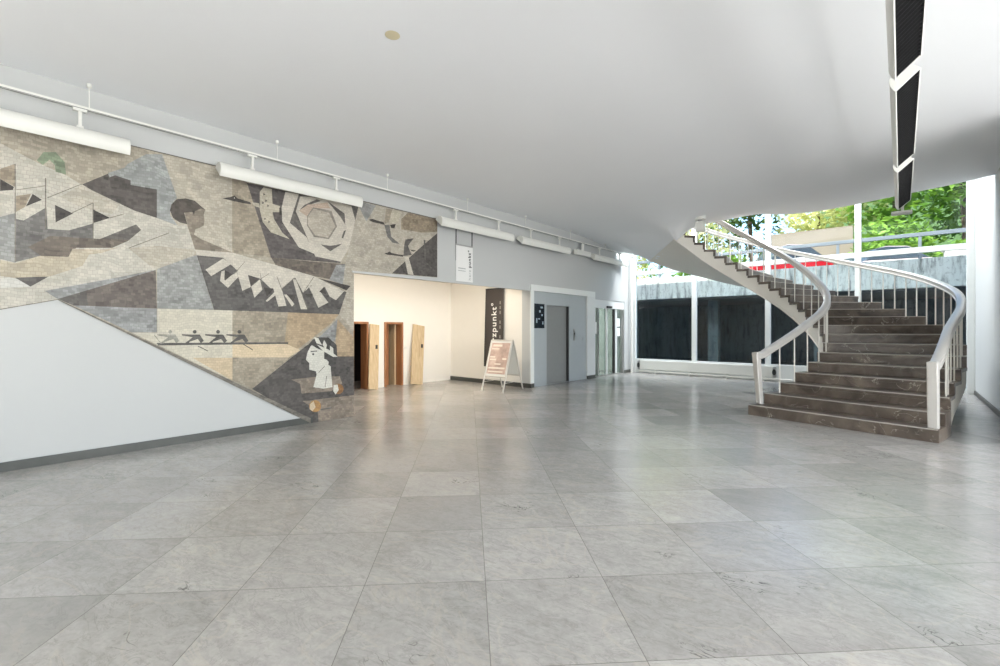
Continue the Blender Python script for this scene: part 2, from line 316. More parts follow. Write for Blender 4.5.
# ceiling slab: flat, bulging edge at the stair void, dipping into the landing of the stair
edge = [(MW, 14.0), (-6.5, 13.92), (-5.95, 13.75), (-5.53, 13.4), OU[23]]
edge += [IN[23]]+[IN[i] for i in range(22, 14, -1)]
edge += [(-2.28, 12.72), (-1.95, 12.92), (-1.6, 13.02), (-1.2, 13.0), (-.68, 12.88), (.1, 12.62), (.7, 12.4), (RW, 12.1)]
outline = [(MW, -8.2)]+edge+[(RW, 8.6), (7.0, 8.6), (7.0, -8.2)]
DIP = [(IN[16], .0), (IN[18], .05), (IN[20], .13), (IN[21], .2), (IN[22], .36), (IN[23], .6), (((IN[23][0]+OU[23][0])/2, (IN[23][1]+OU[23][1])/2), .715), (OU[23], .83), ((-5.95, 13.7), .62), ((-6.5, 13.9), .38), ((MW, 14.0), .26)]
def dip(x, y):
    ws = wd = 0; dm = 9
    for i in range(len(DIP)-1):
        (a, da), (c, dc) = DIP[i], DIP[i+1]
        for k in range(10):
            t = k/10; px, py = lerp(a[0], c[0], t), lerp(a[1], c[1], t); d2 = (x-px)**2+(y-py)**2
            wt = 1/(d2*d2+1e-5); ws += wt; wd += wt*lerp(da, dc, t); dm = min(dm, d2)
    D_ = wd/ws; return D_*math.exp(-math.sqrt(dm)/(.85+max(0, D_-.57)*3.6))
bm = bmesh.new()
bm.faces.new([bm.verts.new((x, y, 0)) for x, y in outline]); bmesh.ops.triangulate(bm, faces=bm.faces[:])
for i in range(60):
    x = MW+.14*(i+1)
    if x < RW: bmesh.ops.bisect_plane(bm, geom=bm.verts[:]+bm.edges[:]+bm.faces[:], plane_co=(x, 0, 0), plane_no=(1, 0, 0))
for i in range(45):
    bmesh.ops.bisect_plane(bm, geom=bm.verts[:]+bm.edges[:]+bm.faces[:], plane_co=(0, 8+.14*i, 0), plane_no=(0, 1, 0))
bmesh.ops.triangulate(bm, faces=bm.faces[:])
low = bm.faces[:]
r = bmesh.ops.extrude_face_region(bm, geom=low); up = [v for v in r['geom'] if isinstance(v, bmesh.types.BMVert)]
ups = set(up)
for v in bm.verts: v.co.z = SZ if v in ups else CZ-dip(v.co.x, v.co.y)
bmesh.ops.recalc_face_normals(bm, faces=bm.faces)
for f in bm.faces: f.smooth = abs(f.normal.z) > .6
me = bpy.data.meshes.new('ceiling'); bm.to_mesh(me); bm.free(); me.set_sharp_from_angle(angle=math.radians(45)); me.materials.append(M['ceil'])
ce = bpy.data.objects.new('ceiling', me); COL.objects.link(ce); st(ce, 'white ceiling slab with a curved edge at the stair void')

st(MB().box((MW, -8.2, 0), (MW+.02, 3.54, .1)).build('baseboard_left', M['base']), 'dark stone baseboard under the white wall panel')
st(MB().box((-10.05, 9.245, 0), (MW-.0, 9.27, .11)).build('baseboard_recess', M['base']))
st(MB().box((MW-.26, 9.262, 0), (MW+.04, 9.40, .11)).build('baseboard_pier', M['base']))
st(MB().box((MW, 12.06, 0), (MW+.04, 12.52, .1)).build('baseboard_middle', M['base']))
st(MB().box((MW, 14.55, 0), (MW+.02, 15.0, .1)).build('baseboard_far', M['base']))
st(MB().box((RW-.02, 8.6, 0), (RW, FW, .09)).build('baseboard_right', M['base']))
st(MB().box((MW-.01, 4.24, 2.47), (MW+.03, 9.3, 2.5)).build('trim_1', M['wall']), 'white edge above the recess opening')

st(MB().box((MW, 9.262, 2.48), (MW+.035, 12.52, 2.64)).box((MW, 9.262, .11), (MW+.035, 9.4, 2.48)).box((MW, 12.06, .1), (MW+.035, 12.52, 2.48)).build('trim_3', M['frame'], bevel=.004), 'white frame around the lift front')
# ---------------------------------------------------------------- mosaic mural
MURAL = [
((0.402,0.361,0.287),[(0.16,3.75),(6.165,3.733),(6.165,2.547),(4.276,2.503),(4.276,0.004),(3.537,0.058),(0.594,1.83),(0.16,1.701)]),
((0.323,0.337,0.328),[(1.028,3.356),(1.182,3.459),(1.211,3.513),(1.393,3.684),(1.557,3.731),(1.718,3.208),(1.653,3.103),(1.642,2.972),(1.729,2.844),(1.505,2.908),(1.235,3.201),(1.042,3.276)]),
((0.093,0.082,0.074),[(0.798,3.165),(1.028,3.347),(1.042,3.306),(1.091,3.345),(1.24,3.319),(1.24,3.264),(1.503,3.269),(1.503,2.895),(1.283,2.941),(0.867,3.117)]),
((0.515,0.491,0.423),[(0.16,3.448),(0.425,3.322),(0.664,3.235),(0.79,3.163),(0.867,3.123),(1.283,2.954),(1.505,2.908),(1.686,2.85),(1.83,2.868),(1.864,2.754),(1.921,2.563),(1.898,2.473),(1.505,2.261),(1.139,2.128),(0.491,1.919),(0.596,1.836),(0.16,1.699)]),
((0.456,0.418,0.342),[(1.215,2.489),(1.505,2.553),(1.909,2.561),(1.898,2.473),(1.505,2.261),(1.433,2.292)]),
((0.468,0.434,0.361),[(0.798,3.165),(0.885,3.116),(1.139,3.01),(1.065,2.875),(0.956,2.878),(0.764,2.91),(0.615,2.981)]),
((0.216,0.27,0.181),[(0.431,3.34),(0.483,3.445),(0.579,3.472),(0.652,3.384),(0.664,3.243),(0.579,3.255),(0.573,3.329),(0.53,3.375),(0.478,3.303)]),
((0.314,0.262,0.195),[(0.16,3.176),(0.268,3.257),(0.268,3.012),(0.16,3.071)]),
((0.051,0.044,0.04),[(0.16,3.071),(0.26,3.011),(0.253,2.977),(0.16,2.945)]),
((0.314,0.262,0.195),[(0.275,2.918),(0.387,2.964),(0.342,2.814),(0.275,2.748)]),
((0.305,0.309,0.296),[(0.16,2.673),(0.273,2.737),(0.273,2.204),(0.16,2.233)]),
((0.15,0.144,0.136),[(0.275,2.673),(0.331,2.666),(0.506,2.843),(0.515,2.606),(0.688,2.618),(0.894,2.731),(0.899,2.54),(0.956,2.56),(1.293,2.79),(1.343,2.729),(1.215,2.574),(1.065,2.469),(0.747,2.427),(0.688,2.317),(0.471,2.302),(0.272,2.214)]),
((0.144,0.12,0.098),[(0.364,2.386),(0.534,2.531),(0.956,2.56),(1.293,2.771),(1.343,2.729),(1.215,2.574),(1.065,2.469),(0.747,2.427),(0.688,2.317),(0.471,2.296)]),
((0.122,0.112,0.102),[(0.974,2.569),(1.293,2.79),(1.343,2.729),(1.215,2.587)]),
((0.051,0.044,0.04),[(0.399,2.967),(0.471,2.917),(0.349,2.822)]),
((0.051,0.044,0.04),[(0.574,2.883),(0.722,2.815),(0.579,2.69)]),
((0.051,0.044,0.04),[(0.894,2.895),(1.046,2.824),(0.899,2.739)]),
((0.188,0.171,0.144),[(0.265,3.257),(0.265,2.213),(0.273,2.214),(0.273,3.259)]),
((0.188,0.171,0.144),[(0.495,3.165),(0.495,2.613),(0.504,2.615),(0.504,3.167)]),
((0.188,0.171,0.144),[(0.89,2.971),(0.89,2.539),(0.898,2.54),(0.898,2.972)]),
((0.188,0.171,0.144),[(0.512,2.944),(0.799,3.167),(0.797,3.174),(0.51,2.951)]),
((0.188,0.171,0.144),[(0.715,2.817),(0.895,2.968),(0.892,2.975),(0.712,2.824)]),
((0.188,0.171,0.144),[(1.047,2.82),(1.178,2.893),(1.176,2.901),(1.045,2.828)]),
((0.188,0.171,0.144),[(1.226,2.486),(1.633,2.734),(1.63,2.742),(1.224,2.494)]),
((0.188,0.171,0.144),[(0.275,2.979),(0.495,3.073),(0.495,3.08),(0.275,2.985)]),
((0.468,0.413,0.314),[(0.16,2.223),(0.273,2.204),(0.453,2.3),(0.684,2.316),(0.718,2.414),(0.974,2.438),(1.139,2.491),(0.974,2.398),(0.859,2.365),(0.802,2.226),(0.518,2.075),(0.253,2.045),(0.16,2.055)]),
((0.631,0.624,0.578),[(0.16,2.029),(0.224,2.046),(0.282,2.034),(0.383,1.959),(0.16,1.929)]),
((0.102,0.095,0.089),[(0.268,2.046),(0.524,2.081),(0.383,1.959)]),
((0.296,0.301,0.296),[(0.491,1.919),(1.139,2.128),(1.505,2.257),(1.433,2.21),(0.596,1.836)]),
((0.136,0.114,0.1),[(0.597,1.836),(1.491,2.247),(1.502,1.761),(0.727,1.767)]),
((0.122,0.112,0.102),[(0.597,1.836),(0.833,1.94),(0.85,1.767),(0.727,1.767)]),
((0.296,0.301,0.296),[(0.727,1.769),(1.502,1.759),(1.502,1.457),(1.249,1.458)]),
((0.305,0.309,0.296),[(1.505,2.261),(1.898,2.473),(1.937,2.488),(2.141,1.764),(1.505,1.759)]),
((0.456,0.418,0.342),[(1.557,3.731),(2.371,3.729),(2.371,2.583),(1.909,2.741),(1.83,2.875),(1.729,2.844),(1.708,3.179),(1.718,3.208)]),
((0.337,0.292,0.223),[(2.371,3.729),(2.554,3.713),(2.902,2.573),(2.371,2.581)]),
((0.231,0.198,0.156),[(1.796,3.06),(1.985,3.126),(2.038,3.116),(2.02,3.042),(2.029,2.972),(2.02,2.899),(1.976,2.862),(1.924,2.833),(1.907,2.76),(1.985,2.712),(2.371,2.578),(1.918,2.564),(1.83,2.888)]),
((0.076,0.065,0.054),[(1.64,3.029),(1.656,3.11),(1.713,3.189),(1.813,3.221),(1.915,3.212),(2.038,3.116),(1.985,3.121),(1.898,3.059),(1.796,3.029),(1.83,2.883),(1.746,2.892),(1.673,2.938)]),
((0.051,0.044,0.04),[(1.89,3.069),(1.916,3.074),(1.907,3.015)]),
((0.107,0.095,0.091),[(2.565,3.606),(4.402,3.628),(4.344,3.356),(4.024,2.607),(2.899,2.569)]),
((0.051,0.044,0.04),[(2.248,3.315),(2.353,3.358),(2.4,3.388),(2.439,3.356),(2.608,3.337),(2.619,3.307),(2.528,3.304),(2.409,3.305)]),
((0.672,0.658,0.584),[(2.406,3.354),(2.404,3.348),(2.399,3.345),(2.394,3.346),(2.392,3.351),(2.394,3.357),(2.399,3.36),(2.404,3.359)]),
((0.144,0.12,0.098),[(2.902,2.57),(3.587,2.582),(4.116,2.603),(4.024,2.307),(3.587,2.345),(2.975,2.451)]),
((0.296,0.301,0.296),[(3.951,2.569),(4.135,2.6),(4.086,2.253),(3.827,2.308)]),
((0.503,0.462,0.366),[(2.739,3.515),(2.792,3.594),(2.91,3.599),(2.921,3.376),(3.032,3.364),(3.02,3.271),(2.921,3.252),(2.943,3.155),(3.064,2.971),(3.178,2.884),(2.899,2.945),(2.781,3.081),(2.739,3.251)]),
((0.503,0.462,0.366),[(2.626,3.337),(2.729,3.347),(2.739,3.283),(2.667,3.291)]),
((0.122,0.112,0.102),[(2.788,3.51),(2.819,3.496),(2.788,3.472)]),
((0.122,0.112,0.102),[(2.816,3.42),(2.848,3.406),(2.816,3.381)]),
((0.122,0.112,0.102),[(2.774,3.381),(2.805,3.367),(2.774,3.343)]),
((0.122,0.112,0.102),[(2.845,3.352),(2.876,3.337),(2.845,3.313)]),
((0.122,0.112,0.102),[(2.802,3.15),(2.833,3.135),(2.802,3.112)]),
((0.122,0.112,0.102),[(2.859,3.116),(2.891,3.101),(2.859,3.077)]),
((0.051,0.044,0.04),[(3.02,3.339),(3.155,3.366),(3.122,3.244),(3.02,3.225)]),
((0.578,0.539,0.462),[(3.11,3.599),(3.319,3.61),(3.178,3.139),(3.439,2.959),(3.587,2.703),(3.319,2.777),(3.064,3.131),(3.054,3.346)]),
((0.122,0.112,0.102),[(3.319,3.599),(3.361,3.589),(3.267,3.318),(3.439,2.97),(3.178,3.139)]),
((0.578,0.539,0.462),[(3.342,3.581),(3.512,3.61),(3.818,3.626),(4.229,3.61),(4.301,3.401),(4.244,2.978),(4.033,2.631),(3.587,2.668),(3.271,3.331)]),
((0.122,0.112,0.102),[(3.331,3.366),(3.414,3.465),(3.612,3.591),(3.688,3.583),(3.463,3.464)]),
((0.122,0.112,0.102),[(3.792,3.604),(4.103,3.453),(4.116,3.265),(4.033,3.377),(3.898,3.502)]),
((0.527,0.418,0.328),[(3.319,3.351),(3.463,3.475),(3.792,3.58),(3.845,3.492),(3.537,3.431),(3.452,3.282)]),
((0.262,0.238,0.205),[(3.55,3.451),(3.862,3.457),(3.966,3.214),(3.818,2.977),(3.562,2.978),(3.447,3.145),(3.447,3.287)]),
((0.456,0.413,0.342),[(3.562,3.431),(3.827,3.414),(3.933,3.209),(3.806,3.002),(3.587,3.003),(3.463,3.154),(3.463,3.284)]),
((0.122,0.112,0.102),[(3.677,2.873),(3.845,2.872),(4.061,2.938),(3.845,2.784)]),
((0.122,0.112,0.102),[(4.088,3.159),(4.129,3.179),(4.075,3.028),(4.046,3.037)]),
((0.122,0.112,0.102),[(4.229,3.605),(4.395,3.616),(4.301,3.387)]),
((0.445,0.407,0.337),[(4.391,3.737),(6.165,3.729),(6.165,2.552),(4.276,2.505),(4.276,1.466),(3.998,1.745),(4.116,2.603)]),
((0.084,0.076,0.07),[(6.159,3.446),(6.159,2.553),(5.061,2.53),(5.67,3.047)]),
((0.27,0.22,0.156),[(5.273,3.576),(5.425,3.722),(6.159,3.724),(6.159,3.472),(5.764,3.397),(5.273,3.38)]),
((0.305,0.309,0.296),[(4.397,3.725),(4.718,3.716),(4.522,3.391),(4.383,3.607)]),
((0.051,0.044,0.04),[(4.562,3.432),(4.643,3.464),(4.772,3.448),(4.88,3.443),(4.906,3.4),(4.81,3.404),(4.652,3.407)]),
((0.337,0.292,0.223),[(4.934,3.709),(5.061,3.705),(4.991,3.463),(4.895,3.422)]),
((0.15,0.144,0.136),[(4.895,3.398),(5.004,3.417),(5.048,3.202),(5.232,3.099),(5.075,3.099),(4.96,3.189)]),
((0.503,0.462,0.366),[(5.061,3.705),(5.273,3.708),(5.205,3.508),(5.004,3.435)]),
((0.051,0.044,0.04),[(5.017,3.419),(5.146,3.46),(5.115,3.373),(5.048,3.369)]),
((0.051,0.044,0.04),[(4.895,2.88),(4.973,2.904),(5.004,2.927),(5.048,2.906),(5.218,2.898),(5.319,2.902),(5.306,2.868),(4.96,2.862)]),
((0.102,0.095,0.089),[(5.366,3.201),(5.561,3.253),(5.425,3.087),(5.515,2.926),(5.319,2.88),(5.336,3.075)]),
((0.578,0.539,0.462),[(5.336,2.868),(5.436,2.88),(5.561,2.545),(5.425,2.544)]),
((0.051,0.044,0.04),[(5.47,3.02),(5.624,3.027),(5.546,2.992)]),
((0.122,0.112,0.102),[(5.807,3.257),(5.832,2.825),(5.873,2.831),(5.847,3.264)]),
((0.122,0.112,0.102),[(5.84,2.817),(5.994,2.714),(6.02,2.736),(5.865,2.84)]),
((0.102,0.095,0.089),[(1.937,2.488),(2.244,2.501),(4.135,2.129),(3.998,1.742),(2.143,1.764)]),
((0.578,0.539,0.462),[(1.918,2.558),(2.386,2.574),(3.557,2.348),(4.09,2.137),(3.944,1.981),(3.831,2.036),(3.747,2.189),(3.651,2.104),(3.517,2.198),(3.387,2.068),(3.26,2.297),(3.052,2.116),(2.888,2.11),(2.751,2.238),(2.597,2.276),(2.448,2.32),(2.254,2.491),(1.937,2.486)]),
((0.578,0.539,0.462),[(2.04,2.303),(2.254,2.48),(2.355,2.412),(2.107,2.222)]),
((0.578,0.539,0.462),[(2.215,2.165),(2.234,2.3),(2.274,2.315),(2.268,2.185),(2.428,2.307),(2.448,2.24),(2.315,2.076)]),
((0.578,0.539,0.462),[(2.428,2.318),(2.554,2.364),(2.615,2.11),(2.501,2.045)]),
((0.578,0.539,0.462),[(2.619,2.115),(2.74,2.23),(2.774,2.079),(2.663,1.955)]),
((0.578,0.539,0.462),[(2.819,1.916),(2.958,2.067),(2.993,2.033),(2.842,1.905)]),
((0.578,0.539,0.462),[(2.923,2.132),(3.052,2.121),(3.125,1.856),(3.005,1.839)]),
((0.578,0.539,0.462),[(3.088,2.026),(3.137,2.029),(3.248,1.886),(3.211,1.847)]),
((0.578,0.539,0.462),[(3.223,2.269),(3.273,2.273),(3.452,1.813),(3.349,1.809)]),
((0.578,0.539,0.462),[(3.544,2.039),(3.478,2.17),(3.584,2.208),(3.808,1.935),(3.637,1.844)]),
((0.051,0.044,0.04),[(2.274,2.326),(2.37,2.267),(2.274,2.169)]),
((0.051,0.044,0.04),[(2.587,2.275),(2.734,2.241),(2.615,2.127)]),
((0.051,0.044,0.04),[(2.796,2.116),(2.934,2.101),(2.837,1.976)]),
((0.051,0.044,0.04),[(3.125,2.033),(3.278,2.037),(3.223,1.922)]),
((0.051,0.044,0.04),[(3.733,2.188),(3.775,2.065),(3.651,2.104)]),
((0.051,0.044,0.04),[(3.4,2.056),(3.544,2.064),(3.517,1.986)]),
((0.188,0.171,0.144),[(2.737,2.323),(2.781,2.079),(2.789,2.081),(2.744,2.325)]),
((0.188,0.171,0.144),[(2.977,2.296),(3.061,2.072),(3.068,2.075),(2.985,2.3)]),
((0.188,0.171,0.144),[(2.389,2.266),(2.536,2.464),(2.53,2.468),(2.384,2.271)]),
((0.188,0.171,0.144),[(3.055,2.106),(3.251,2.293),(3.245,2.299),(3.05,2.112)]),
((0.188,0.171,0.144),[(3.391,2.066),(3.561,2.333),(3.553,2.337),(3.383,2.07)]),
((0.188,0.171,0.144),[(2.754,2.235),(2.867,2.32),(2.863,2.327),(2.749,2.241)]),
((0.188,0.171,0.144),[(3.256,2.295),(3.461,1.816),(3.469,1.82),(3.264,2.299)]),
((0.051,0.044,0.04),[(3.621,2.324),(4.21,2.236),(4.135,2.155)]),
((0.597,0.558,0.456),[(1.505,1.759),(2.371,1.76),(2.371,0.774),(1.249,1.456),(1.505,1.454)]),
((0.597,0.479,0.323),[(1.886,1.118),(2.371,1.095),(2.371,0.772)]),
((0.337,0.292,0.223),[(2.371,1.76),(3.148,1.755),(3.148,1.269),(2.371,1.308)]),
((0.413,0.314,0.202),[(3.148,1.755),(3.995,1.745),(3.845,1.583),(3.125,1.055),(3.094,1.271)]),
((0.658,0.533,0.361),[(2.371,1.288),(3.125,1.27),(3.342,1.17),(3.155,1.06),(2.371,1.097)]),
((0.337,0.292,0.223),[(2.371,1.099),(3.186,1.061),(2.641,0.633),(2.371,0.781)]),
((0.089,0.084,0.076),[(1.495,1.323),(2.649,1.306),(3.148,1.295),(3.148,1.272),(2.32,1.281),(1.516,1.292)]),
((0.305,0.296,0.254),[(1.608,1.429),(1.696,1.429),(1.739,1.346),(1.706,1.315),(1.674,1.37),(1.589,1.337),(1.57,1.315),(1.532,1.315),(1.618,1.394),(1.504,1.419),(1.504,1.435)]),
((0.305,0.296,0.254),[(1.661,1.464),(1.659,1.453),(1.653,1.445),(1.645,1.44),(1.636,1.44),(1.628,1.445),(1.622,1.453),(1.62,1.464),(1.622,1.475),(1.628,1.483),(1.636,1.488),(1.645,1.488),(1.653,1.483),(1.659,1.474)]),
((0.089,0.084,0.076),[(1.878,1.427),(1.972,1.426),(2.019,1.34),(1.983,1.309),(1.949,1.366),(1.858,1.332),(1.837,1.308),(1.797,1.309),(1.889,1.391),(1.767,1.416),(1.767,1.433)]),
((0.089,0.084,0.076),[(1.935,1.463),(1.932,1.451),(1.926,1.443),(1.918,1.438),(1.908,1.438),(1.899,1.443),(1.893,1.452),(1.891,1.463),(1.893,1.474),(1.899,1.482),(1.908,1.487),(1.918,1.487),(1.926,1.482),(1.932,1.474)]),
((0.089,0.084,0.076),[(2.153,1.424),(2.253,1.423),(2.303,1.335),(2.266,1.302),(2.228,1.361),(2.131,1.326),(2.109,1.302),(2.066,1.303),(2.164,1.387),(2.034,1.413),(2.034,1.431)]),
((0.089,0.084,0.076),[(2.213,1.461),(2.211,1.45),(2.204,1.441),(2.195,1.436),(2.185,1.436),(2.175,1.441),(2.169,1.45),(2.167,1.461),(2.169,1.473),(2.175,1.482),(2.185,1.487),(2.195,1.487),(2.204,1.482),(2.211,1.473)]),
((0.089,0.084,0.076),[(2.421,1.422),(2.528,1.421),(2.581,1.329),(2.541,1.296),(2.501,1.357),(2.398,1.32),(2.375,1.295),(2.329,1.296),(2.433,1.383),(2.294,1.411),(2.294,1.429)]),
((0.089,0.084,0.076),[(2.485,1.46),(2.483,1.448),(2.476,1.439),(2.466,1.434),(2.455,1.434),(2.445,1.439),(2.438,1.448),(2.435,1.46),(2.438,1.472),(2.445,1.481),(2.455,1.487),(2.466,1.486),(2.476,1.481),(2.483,1.472)]),
((0.089,0.084,0.076),[(1.947,1.267),(2.064,1.195),(2.069,1.206),(1.952,1.277)]),
((0.089,0.084,0.076),[(2.505,1.28),(2.638,1.189),(2.644,1.2),(2.511,1.29)]),
((0.305,0.296,0.254),[(1.471,1.421),(1.544,1.306),(1.55,1.312),(1.477,1.427)]),
((0.296,0.301,0.296),[(3.455,1.246),(3.688,1.402),(3.969,1.667),(3.926,1.317),(3.671,1.126)]),
((0.413,0.314,0.202),[(3.969,1.667),(4.276,1.345),(4.276,1.017),(3.916,1.034)]),
((0.084,0.076,0.07),[(2.631,0.631),(3.455,1.249),(3.951,1.042),(4.276,1.028),(4.276,0.345),(3.637,0.037),(3.504,0.069)]),
((0.254,0.209,0.165),[(3.194,0.719),(3.554,0.73),(4.006,0.711),(4.055,0.579),(3.862,0.474),(3.358,0.486),(3.336,0.643)]),
((0.254,0.209,0.165),[(3.374,0.366),(4.276,0.362),(4.276,0.0),(3.637,0.04),(3.621,0.175)]),
((0.672,0.658,0.584),[(3.509,1.235),(3.455,1.131),(3.429,1.014),(3.483,0.958),(3.483,0.853),(3.592,0.82),(3.604,0.766),(3.55,0.569),(3.718,0.527),(3.876,0.538),(3.845,0.884),(3.804,0.914),(3.818,1.009),(3.733,1.121),(3.718,1.216)]),
((0.061,0.058,0.054),[(3.455,1.236),(3.537,1.327),(3.604,1.364),(3.804,1.362),(3.951,1.236),(3.966,1.042),(3.933,0.906),(3.845,0.884),(3.804,0.968),(3.775,0.996),(3.733,1.013),(3.733,1.134),(3.604,1.193),(3.521,1.247),(3.475,1.182)]),
((0.672,0.658,0.584),[(3.564,1.366),(3.634,1.351),(3.695,1.237),(3.6,1.272)]),
((0.672,0.658,0.584),[(3.732,1.323),(3.781,1.241),(3.761,1.165),(3.704,1.243)]),
((0.672,0.658,0.584),[(3.833,1.226),(3.891,1.183),(3.897,1.067),(3.833,1.13)]),
((0.672,0.658,0.584),[(3.606,1.251),(3.804,1.164),(3.971,1.037),(3.891,1.037),(3.712,1.143)]),
((0.061,0.058,0.054),[(3.505,1.134),(3.613,1.138),(3.612,1.152),(3.504,1.148)]),
((0.061,0.058,0.054),[(3.565,1.095),(3.56,1.083),(3.547,1.078),(3.534,1.084),(3.529,1.097),(3.534,1.109),(3.547,1.113),(3.56,1.108)]),
((0.188,0.171,0.144),[(3.641,0.792),(3.744,0.891),(3.736,0.898),(3.634,0.799)]),
((0.188,0.171,0.144),[(3.754,0.549),(3.78,0.728),(3.769,0.73),(3.743,0.552)]),
((0.305,0.15,0.054),[(4.079,0.489),(4.069,0.451),(4.043,0.424),(4.005,0.411),(3.963,0.415),(3.926,0.436),(3.9,0.469),(3.891,0.507),(3.9,0.544),(3.926,0.571),(3.963,0.585),(4.005,0.581),(4.043,0.561),(4.069,0.528)]),
((0.672,0.658,0.584),[(3.898,0.57),(3.969,0.573),(3.988,0.478),(3.933,0.41),(3.891,0.471)]),
((0.413,0.231,0.084),[(3.68,0.248),(3.67,0.207),(3.642,0.177),(3.601,0.164),(3.556,0.17),(3.517,0.194),(3.489,0.231),(3.479,0.274),(3.489,0.314),(3.517,0.344),(3.556,0.358),(3.601,0.353),(3.642,0.329),(3.67,0.292)]),
((0.658,0.533,0.361),[(3.494,0.304),(3.554,0.344),(3.587,0.244),(3.537,0.186),(3.488,0.225)]),
((0.122,0.112,0.102),[(3.673,0.181),(3.864,0.187),(3.86,0.21),(3.669,0.204)]),
((0.188,0.171,0.144),[(0.593,1.825),(3.501,0.067),(3.507,0.078),(0.596,1.833)]),
((0.188,0.171,0.144),[(0.16,1.701),(0.595,1.825),(0.594,1.833),(0.159,1.709)]),
((0.122,0.112,0.102),[(0.159,3.741),(6.162,3.721),(6.167,3.737),(0.16,3.75)])]
me = bpy.data.meshes.new('mosaic_mural'); bm = bmesh.new(); cl = bm.loops.layers.float_color.new('stone')
EXT = [((.36, .31, .24), [(-2.2, 3.766), (.17, 3.766), (.17, 1.71), (-2.2, 1.25)]), ((.51, .46, .37), [(-2.2, 3.0), (.17, 3.475), (.17, 1.72), (-2.2, 1.27)]), ((.33, .32, .3), [(-2.2, 2.5), (.17, 2.7), (.17, 2.2), (-2.2, 2.1)])]
for i, (c, pts) in enumerate(EXT+MURAL):
    x = MW+.004+i*.00012
    f = bm.faces.new([bm.verts.new((x, y, z if z > .07 else .002)) for y, z in pts])
    f.normal_update()
    if f.normal.x < 0: f.normal_flip()
    for lp in f.loops: lp[cl] = (*c, 1)
# thickness along the outline of the ground layers
base_f = [f for f in bm.faces][:4]
for f in base_f:
    vs = [v.co.copy() for v in f.verts]
    for a, c in zip(vs, vs[1:]+vs[:1]):
        q = bm.faces.new([bm.verts.new(p) for p in (a, c, Vector((MW, c.y, c.z)), Vector((MW, a.y, a.z)))])
        for lp in q.loops: lp[cl] = (.3, .28, .25, 1)
bmesh.ops.triangulate(bm, faces=[f for f in bm.faces if len(f.verts) > 4])
for f in bm.faces:
    f.normal_update()
    if f.normal.x < -.5: f.normal_flip()
bm.to_mesh(me); bm.free(); me.materials.append(M['mosaic'])
mu = bpy.data.objects.new('mosaic_mural', me); COL.objects.link(mu)
tag(mu, 'large stone mosaic of sails, rowers, geese and a laurelled head on the left wall', 'mural')

# ---------------------------------------------------------------- staircase
stc = empty('staircase', (-.8, 8.6, 0), 'dark marble staircase curving up to the left with white underside', 'staircase')
NS = 25
def V3(p, z): return Vector((p[0], p[1], z))
for n in range(1, NS+1):
    b = MB(); z = n*RISE; K = 5
    i0, i1, o0, o1 = at(IN, n), at(IN, n+1) if n < 25 else at(IN, 26), at(OU, n), at(OU, n+1) if n < 25 else at(OU, 26)
    back = .04
    def ring(t): return [lerp(i0, o0, k/K) for k in range(K+1)] if t == 0 else [lerp(i1, o1, k/K) for k in range(K+1)]
    f0 = [lerp(i0, i1, -.04), lerp(o0, o1, -.04)]; f1 = [lerp(i0, i1, 1.1), lerp(o0, o1, 1.1)]
    if n <= 2:
        poly = [V3(f0[0], 0), V3(f0[1], 0), V3(f1[1], 0), V3(f1[0], 0)]
        b.prism(poly, (0, 0, z))
    else:
        poly = [V3(f0[0], z-.058), V3(f0[1], z-.058), V3(f1[1], z-.058), V3(f1[0], z-.058)]
        b.prism(poly, (0, 0, .058))
        g0 = [lerp(i0, i1, -.02), lerp(o0, o1, -.02)]; g1 = [lerp(i0, i1, .2), lerp(o0, o1, .12)]
        poly = [V3(g0[0], z-RISE), V3(g0[1], z-RISE), V3(g1[1], z-RISE), V3(g1[0], z-RISE)]
        b.prism(poly, (0, 0, RISE-.05))
    sp_ = b.build('step', M['marble'], stc, bevel=.006)
    nz = (o0-i0).normalized(); fw_ = Vector((-nz.y, nz.x)); a0, c0 = f0[0]+nz*.012, f0[1]-nz*.012
    MB().prism([V3(a0-fw_*.003, z-.010), V3(c0-fw_*.003, z-.010), V3(c0+fw_*.03, z-.010), V3(a0+fw_*.03, z-.010)], (0, 0, .0115)).build('nosing', M['nosing'], sp_)  # thin pale strip along the front edge of each tread
# white body: saw-tooth under the steps down to a smooth soffit
def sof(n, outer):
    d = .49 if n < 23 else .49+(n-23)*.03
    if outer: d = .49 if n < 17 else .49+min((n-17)/6, 1)*.26
    return n*RISE-d
b = MB(); SUB = 3; E = .012
NL = []
n = 2.9
cols = [2.9]+[i/SUB for i in range(3*SUB, 24*SUB+1)]+[24.3]
for side, A, B_ in (('i', IN, OU), ('o', OU, IN)):
    for a, c in zip(cols, cols[1:]):
        ztop = math.floor(a+1e-6)*RISE-.05
        def pt(nn): q, r_ = at(A, nn), at(B_, nn); return q+(r_-q).normalized()*E
        pa, pc = pt(a), pt(c)
        za, zc = max(0, sof(a, side == 'o')), max(0, sof(c, side == 'o'))
        b.add([V3(pa, za), V3(pc, zc), V3(pc, ztop), V3(pa, ztop)], [(0, 1, 2, 3)])
for a, c in zip(cols, cols[1:]):                         # soffit and underside of treads
    for z0, z1 in (((lambda m_, o_: max(0, sof(m_, o_))), 0),):
        for k in range(4):
            q = []
            for nn, kk in ((a, k), (a, k+1), (c, k+1), (c, k)):
                p, r_ = at(IN, nn), at(OU, nn); t = E/2+(1-E)*kk/4
                q.append(V3(lerp(p, r_, kk/4 if 0 < kk < 4 else (E/2 if kk == 0 else 1-E/2)), lerp(z0(nn, False), z0(nn, True), kk/4)))
            b.add(q, [(0, 1, 2, 3)])
o = b.build('stair_body', M['stringer'], stc, smooth=True); o['label'] = 'white plastered underside and stringers of the stair'
